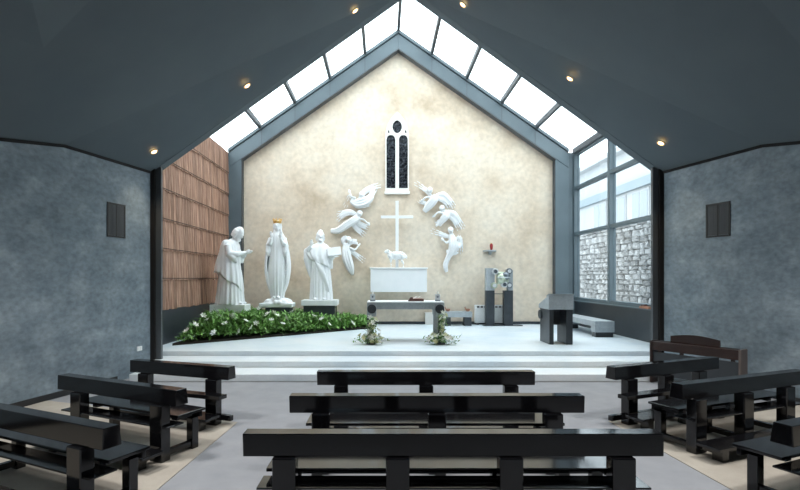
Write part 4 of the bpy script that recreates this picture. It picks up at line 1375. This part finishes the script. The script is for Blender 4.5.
# ------------------------------------------------------------------ ambo
t = thing('ambo', 'grey stone reading desk on two black slabs, right of the altar', 'lectern', (4.145, 11.58, FL))
MB().hexa([(-0.285, -0.02, 0.81), (0.285, -0.02, 0.81), (0.285, 0.74, 0.81), (-0.285, 0.74, 0.81)],
          [(-0.285, -0.02, 1.15), (0.285, -0.02, 1.15), (0.285, 0.74, 0.90), (-0.285, 0.74, 0.90)]).build('desk_block', M['greystone'], t, bevel=0.006)
MB().hexa([(-0.30, -0.03, 1.155), (0.30, -0.03, 1.155), (0.30, 0.12, 1.107), (-0.30, 0.12, 1.107)],
          [(-0.30, -0.03, 1.18), (0.30, -0.03, 1.18), (0.30, 0.12, 1.132), (-0.30, 0.12, 1.132)]).build('reading_ledge', M['greystone'], t, bevel=0.004)
for x0, x1, d1 in ((-0.265, -0.165, 0.70), (0.125, 0.275, 0.62)):
    MB().box(x0, x1, 0.0, d1, 0.0, 0.81).build('leg', M['darkstone'], t, bevel=0.008)
MB().box(-0.165, 0.125, 0.42, 0.52, 0.42, 0.81).build('rear_tie', M['darkstone'], t, bevel=0.006)
MB().cyl((-0.265, 0.62, 0.66), (-1, 0, 0), 0.11, 0.04, n=22).build('disc', M['darkstone'], t)

# ------------------------------------------------------------------ stone side bench along the glazing
t = thing('stone_bench', 'long grey stone bench on dark feet below the side glazing', 'bench', (5.78, 14.0, FL))
MB().box(-0.25, 0.26, -1.02, 1.55, 0.27, 0.42).build('seat_slab', M['greystone'], t, bevel=0.008)
for y0, y1 in ((-1.02, -0.76), (1.29, 1.55)):
    MB().box(-0.25, 0.26, y0, y1, 0.13, 0.27).build('end_block', M['greystone'], t, bevel=0.006)
    MB().box(-0.22, 0.23, y0 + 0.02, y1, 0.0, 0.13).build('dark_foot', M['darkstone'], t, bevel=0.006)

# small stone bench at the gable wall
p0, p1 = P(444.5, 320, 16.1), P(472, 320, 16.1)
t = thing('stone_bench', 'short grey stone bench with dark feet at the cream wall, right of the altar', 'bench', ((p0.x + p1.x) / 2, 16.25, FL))
hw2 = (p1.x - p0.x) / 2
MB().box(-hw2, hw2, -0.2, 0.2, 0.28, 0.46).build('seat_slab', M['greystone'], t, bevel=0.008)
for s in (-1, 1):
    x0, x1 = (hw2 - 0.24, hw2 - 0.02) if s > 0 else (-hw2 + 0.02, -hw2 + 0.20)
    MB().box(x0, x1, -0.18, 0.18, 0.0, 0.28).build('dark_foot', M['darkstone'], t, bevel=0.006)
for s, lb in ((-1, 'tiny terracotta bowl on the left end of the short stone bench'), (1, 'tiny terracotta bowl on the right end of the short stone bench')):
    tb = thing('bowl', lb, 'bowl', ((p0.x + p1.x) / 2 + s * (hw2 - 0.12), 16.2, FL + 0.46), 0, 'bowls on the short bench')
    prof_ = [(0.04, 0.0), (0.06, 0.02), (0.08, 0.06), (0.085, 0.085), (0.07, 0.085), (0.05, 0.04), (0.01, 0.02)]
    MB().rings([[(r * math.cos(2 * PI * k / 18), r * math.sin(2 * PI * k / 18), z) for k in range(18)] for r, z in prof_]).build('shell', M['terra'], tb, smooth=True)
    MB().tube([(-0.065, 0, 0.075), (-0.09, 0, 0.13), (-0.075, 0, 0.155)], [0.02, 0.018, 0.01], n=8).build('horn_handle', M['terra'], tb, smooth=True)

# pale stone block low on the gable wall
p0, p1 = P(425.5, 313, 16.6), P(434, 323, 16.6)
t = thing('wall_stone', 'pale square stone block low on the cream wall behind the altar', 'stone block', ((p0.x + p1.x) / 2, 16.6, FL + 0.0))
MB().box(-0.15, 0.15, -0.03, 0.068, 0.0, p0.z - FL).build('block', M['sandstone'], t, bevel=0.01)
MB().box(-0.17, 0.17, -0.04, 0.068, p0.z - FL, p0.z - FL + 0.02).build('cap', M['sandstone'], t, bevel=0.004)

# ------------------------------------------------------------------ convector heater behind the tabernacle
p0, p1 = P(475, 305, 16.5), P(510, 323, 16.5)
t = thing('convector_heater', 'white convector heater with dark top grille behind the tabernacle pillars', 'heater', ((p0.x + p1.x) / 2, 16.55, FL))
hw2 = (p1.x - p0.x) / 2
hh = p0.z - FL
MB().box(-hw2, hw2, -0.08, 0.11, 0.06, hh).build('casing', M['whitecab'], t, bevel=0.01)
for k in range(9):
    x = -hw2 + 0.10 + k * (2 * hw2 - 0.2) / 8
    MB().box(x - 0.04, x + 0.04, -0.088, -0.08, hh - 0.09, hh - 0.03).build('grille_slot', M['grille'], t)
for s in (-1, 1):
    MB().box(s * (hw2 - 0.1) - 0.03, s * (hw2 - 0.1) + 0.03, -0.06, 0.09, 0.0, 0.06).build('foot', M['grille'], t)

# ------------------------------------------------------------------ tabernacle on two pillars
yT = 16.1
xl, xr = P(486, 300, yT).x, P(513, 300, yT).x
t = thing('tabernacle', 'silver and green tabernacle with round bosses between two dark stone pillars', 'tabernacle', ((xl + xr) / 2, yT, FL))
hw2 = (xr - xl) / 2
MB().box(-hw2, -hw2 + 0.275, -0.02, 0.22, 0.0, 1.14).build('pillar', M['darkstone'], t, bevel=0.008)
MB().box(hw2 - 0.285, hw2, -0.02, 0.22, 0.0, 1.14).build('pillar', M['darkstone'], t, bevel=0.008)
MB().box(-hw2, -hw2 + 0.275, -0.02, 0.22, 1.14, 1.86).build('grey_block', M['greystone'], t, bevel=0.008)
MB().box(hw2 - 0.16, hw2, -0.0, 0.22, 1.14, 1.80).build('grey_block', M['greystone'], t, bevel=0.008)
cxT = P(502, 278, yT).x - (xl + xr) / 2
czT = CH - FL
MB().box(cxT - 0.17, cxT + 0.20, -0.10, 0.14, czT - 0.20, czT + 0.20).build('metal_casket', M['silver_g'], t, bevel=0.04)
ob = MB().ball((cxT - 0.03, -0.10, czT - 0.02), (0.15, 0.08, 0.17), n=20, m=12).build('green_dome', M['silver_g'], t, smooth=True)
MB().ball((cxT + 0.10, -0.10, czT + 0.07), (0.13, 0.09, 0.13), n=20, m=12).build('dark_dome', M['silver_d'], t, smooth=True)
MB().tube([(cxT - 0.20, -0.17, czT + 0.02), (cxT + 0.22, -0.17, czT + 0.02)], 0.015, n=8).build('cross_bar', M['silver'], t, smooth=True)
for (x, z, mt) in ((495.3, 271.5, 'silver'), (509.2, 271.2, 'silver_d'), (494.3, 285.5, 'silver_g'), (509.3, 285.3, 'silver_d'), (504.5, 284.5, 'silver')):
    p = P(x, z, yT - 0.1)
    c = Vector((p.x - (xl + xr) / 2, -0.10, p.z - FL))
    b_ = MB().cyl(c + Vector((0, 0.14, 0)), (0, -1, 0), 0.098, 0.18, n=24).build('round_boss', M[mt], t, bevel=0.012)
    MB().cyl(c + Vector((0, -0.04, 0)), (0, -1, 0), 0.058, 0.015, n=20).build('boss_face', M['silver' if mt != 'silver' else 'silver_d'], b_)
MB().tube([(-hw2 + 0.25, 0.1, 1.03), (hw2 - 0.25, 0.1, 1.03)], 0.012, n=8).build('tie_rod', M['grille'], t)
MB().box(-hw2 - 0.08, hw2 + 0.3, -0.06, 0.26, -0.0, 0.02).build('base_plate', M['darkstone'], t)

# sanctuary lamp on its shelf
p = P(490.5, 251.5, 16.55)
t = thing('wall_shelf', 'small round stone shelf on the cream wall above the tabernacle', 'shelf', (p.x, YB - 0.001, p.z))
mb = MB()
pts = [(0.22 * math.cos(PI + PI * k / 16), 0.26 * math.sin(PI + PI * k / 16), 0) for k in range(17)]
mb.prism(pts, (0, 0, 0.045)); mb.build('shelf_board', M['greystone'], t, bevel=0.006)
MB().hexa([(-0.04, -0.06, -0.10), (0.04, -0.06, -0.10), (0.04, 0, -0.10), (-0.04, 0, -0.10)], [(-0.05, -0.18, 0), (0.05, -0.18, 0), (0.05, 0, 0), (-0.05, 0, 0)]).build('bracket', M['greystone'], t)
t = thing('sanctuary_lamp', 'small red glass sanctuary lamp on the round wall shelf', 'lamp', (P(491.5, 250, 16.55).x, 16.57, p.z + 0.045))
prof_ = [(0.03, 0.0), (0.035, 0.02), (0.05, 0.07), (0.055, 0.15), (0.045, 0.2), (0.03, 0.22)]
MB().rings([[(r * math.cos(2 * PI * k / 16), r * math.sin(2 * PI * k / 16), z) for k in range(16)] for r, z in prof_]).build('red_glass', M['red'], t, smooth=True)
MB().cyl((0, 0, 0.22), (0, 0, 1), 0.032, 0.015, n=16).build('gilt_rim', M['gold'], t)

# wooden box on the glazing sill
t = thing('wooden_box', 'small orange brown wooden box on the window sill beside the column', 'box', (6.30, 11.95, 1.17), 0)
MB().box(-0.06, 0.05, -0.22, 0.18, 0, 0.05).build('tray', M['terra'], t, bevel=0.004)
MB().box(-0.045, 0.045, 0.02, 0.14, 0.05, 0.085).build('lid', M['leather'], t, bevel=0.004)
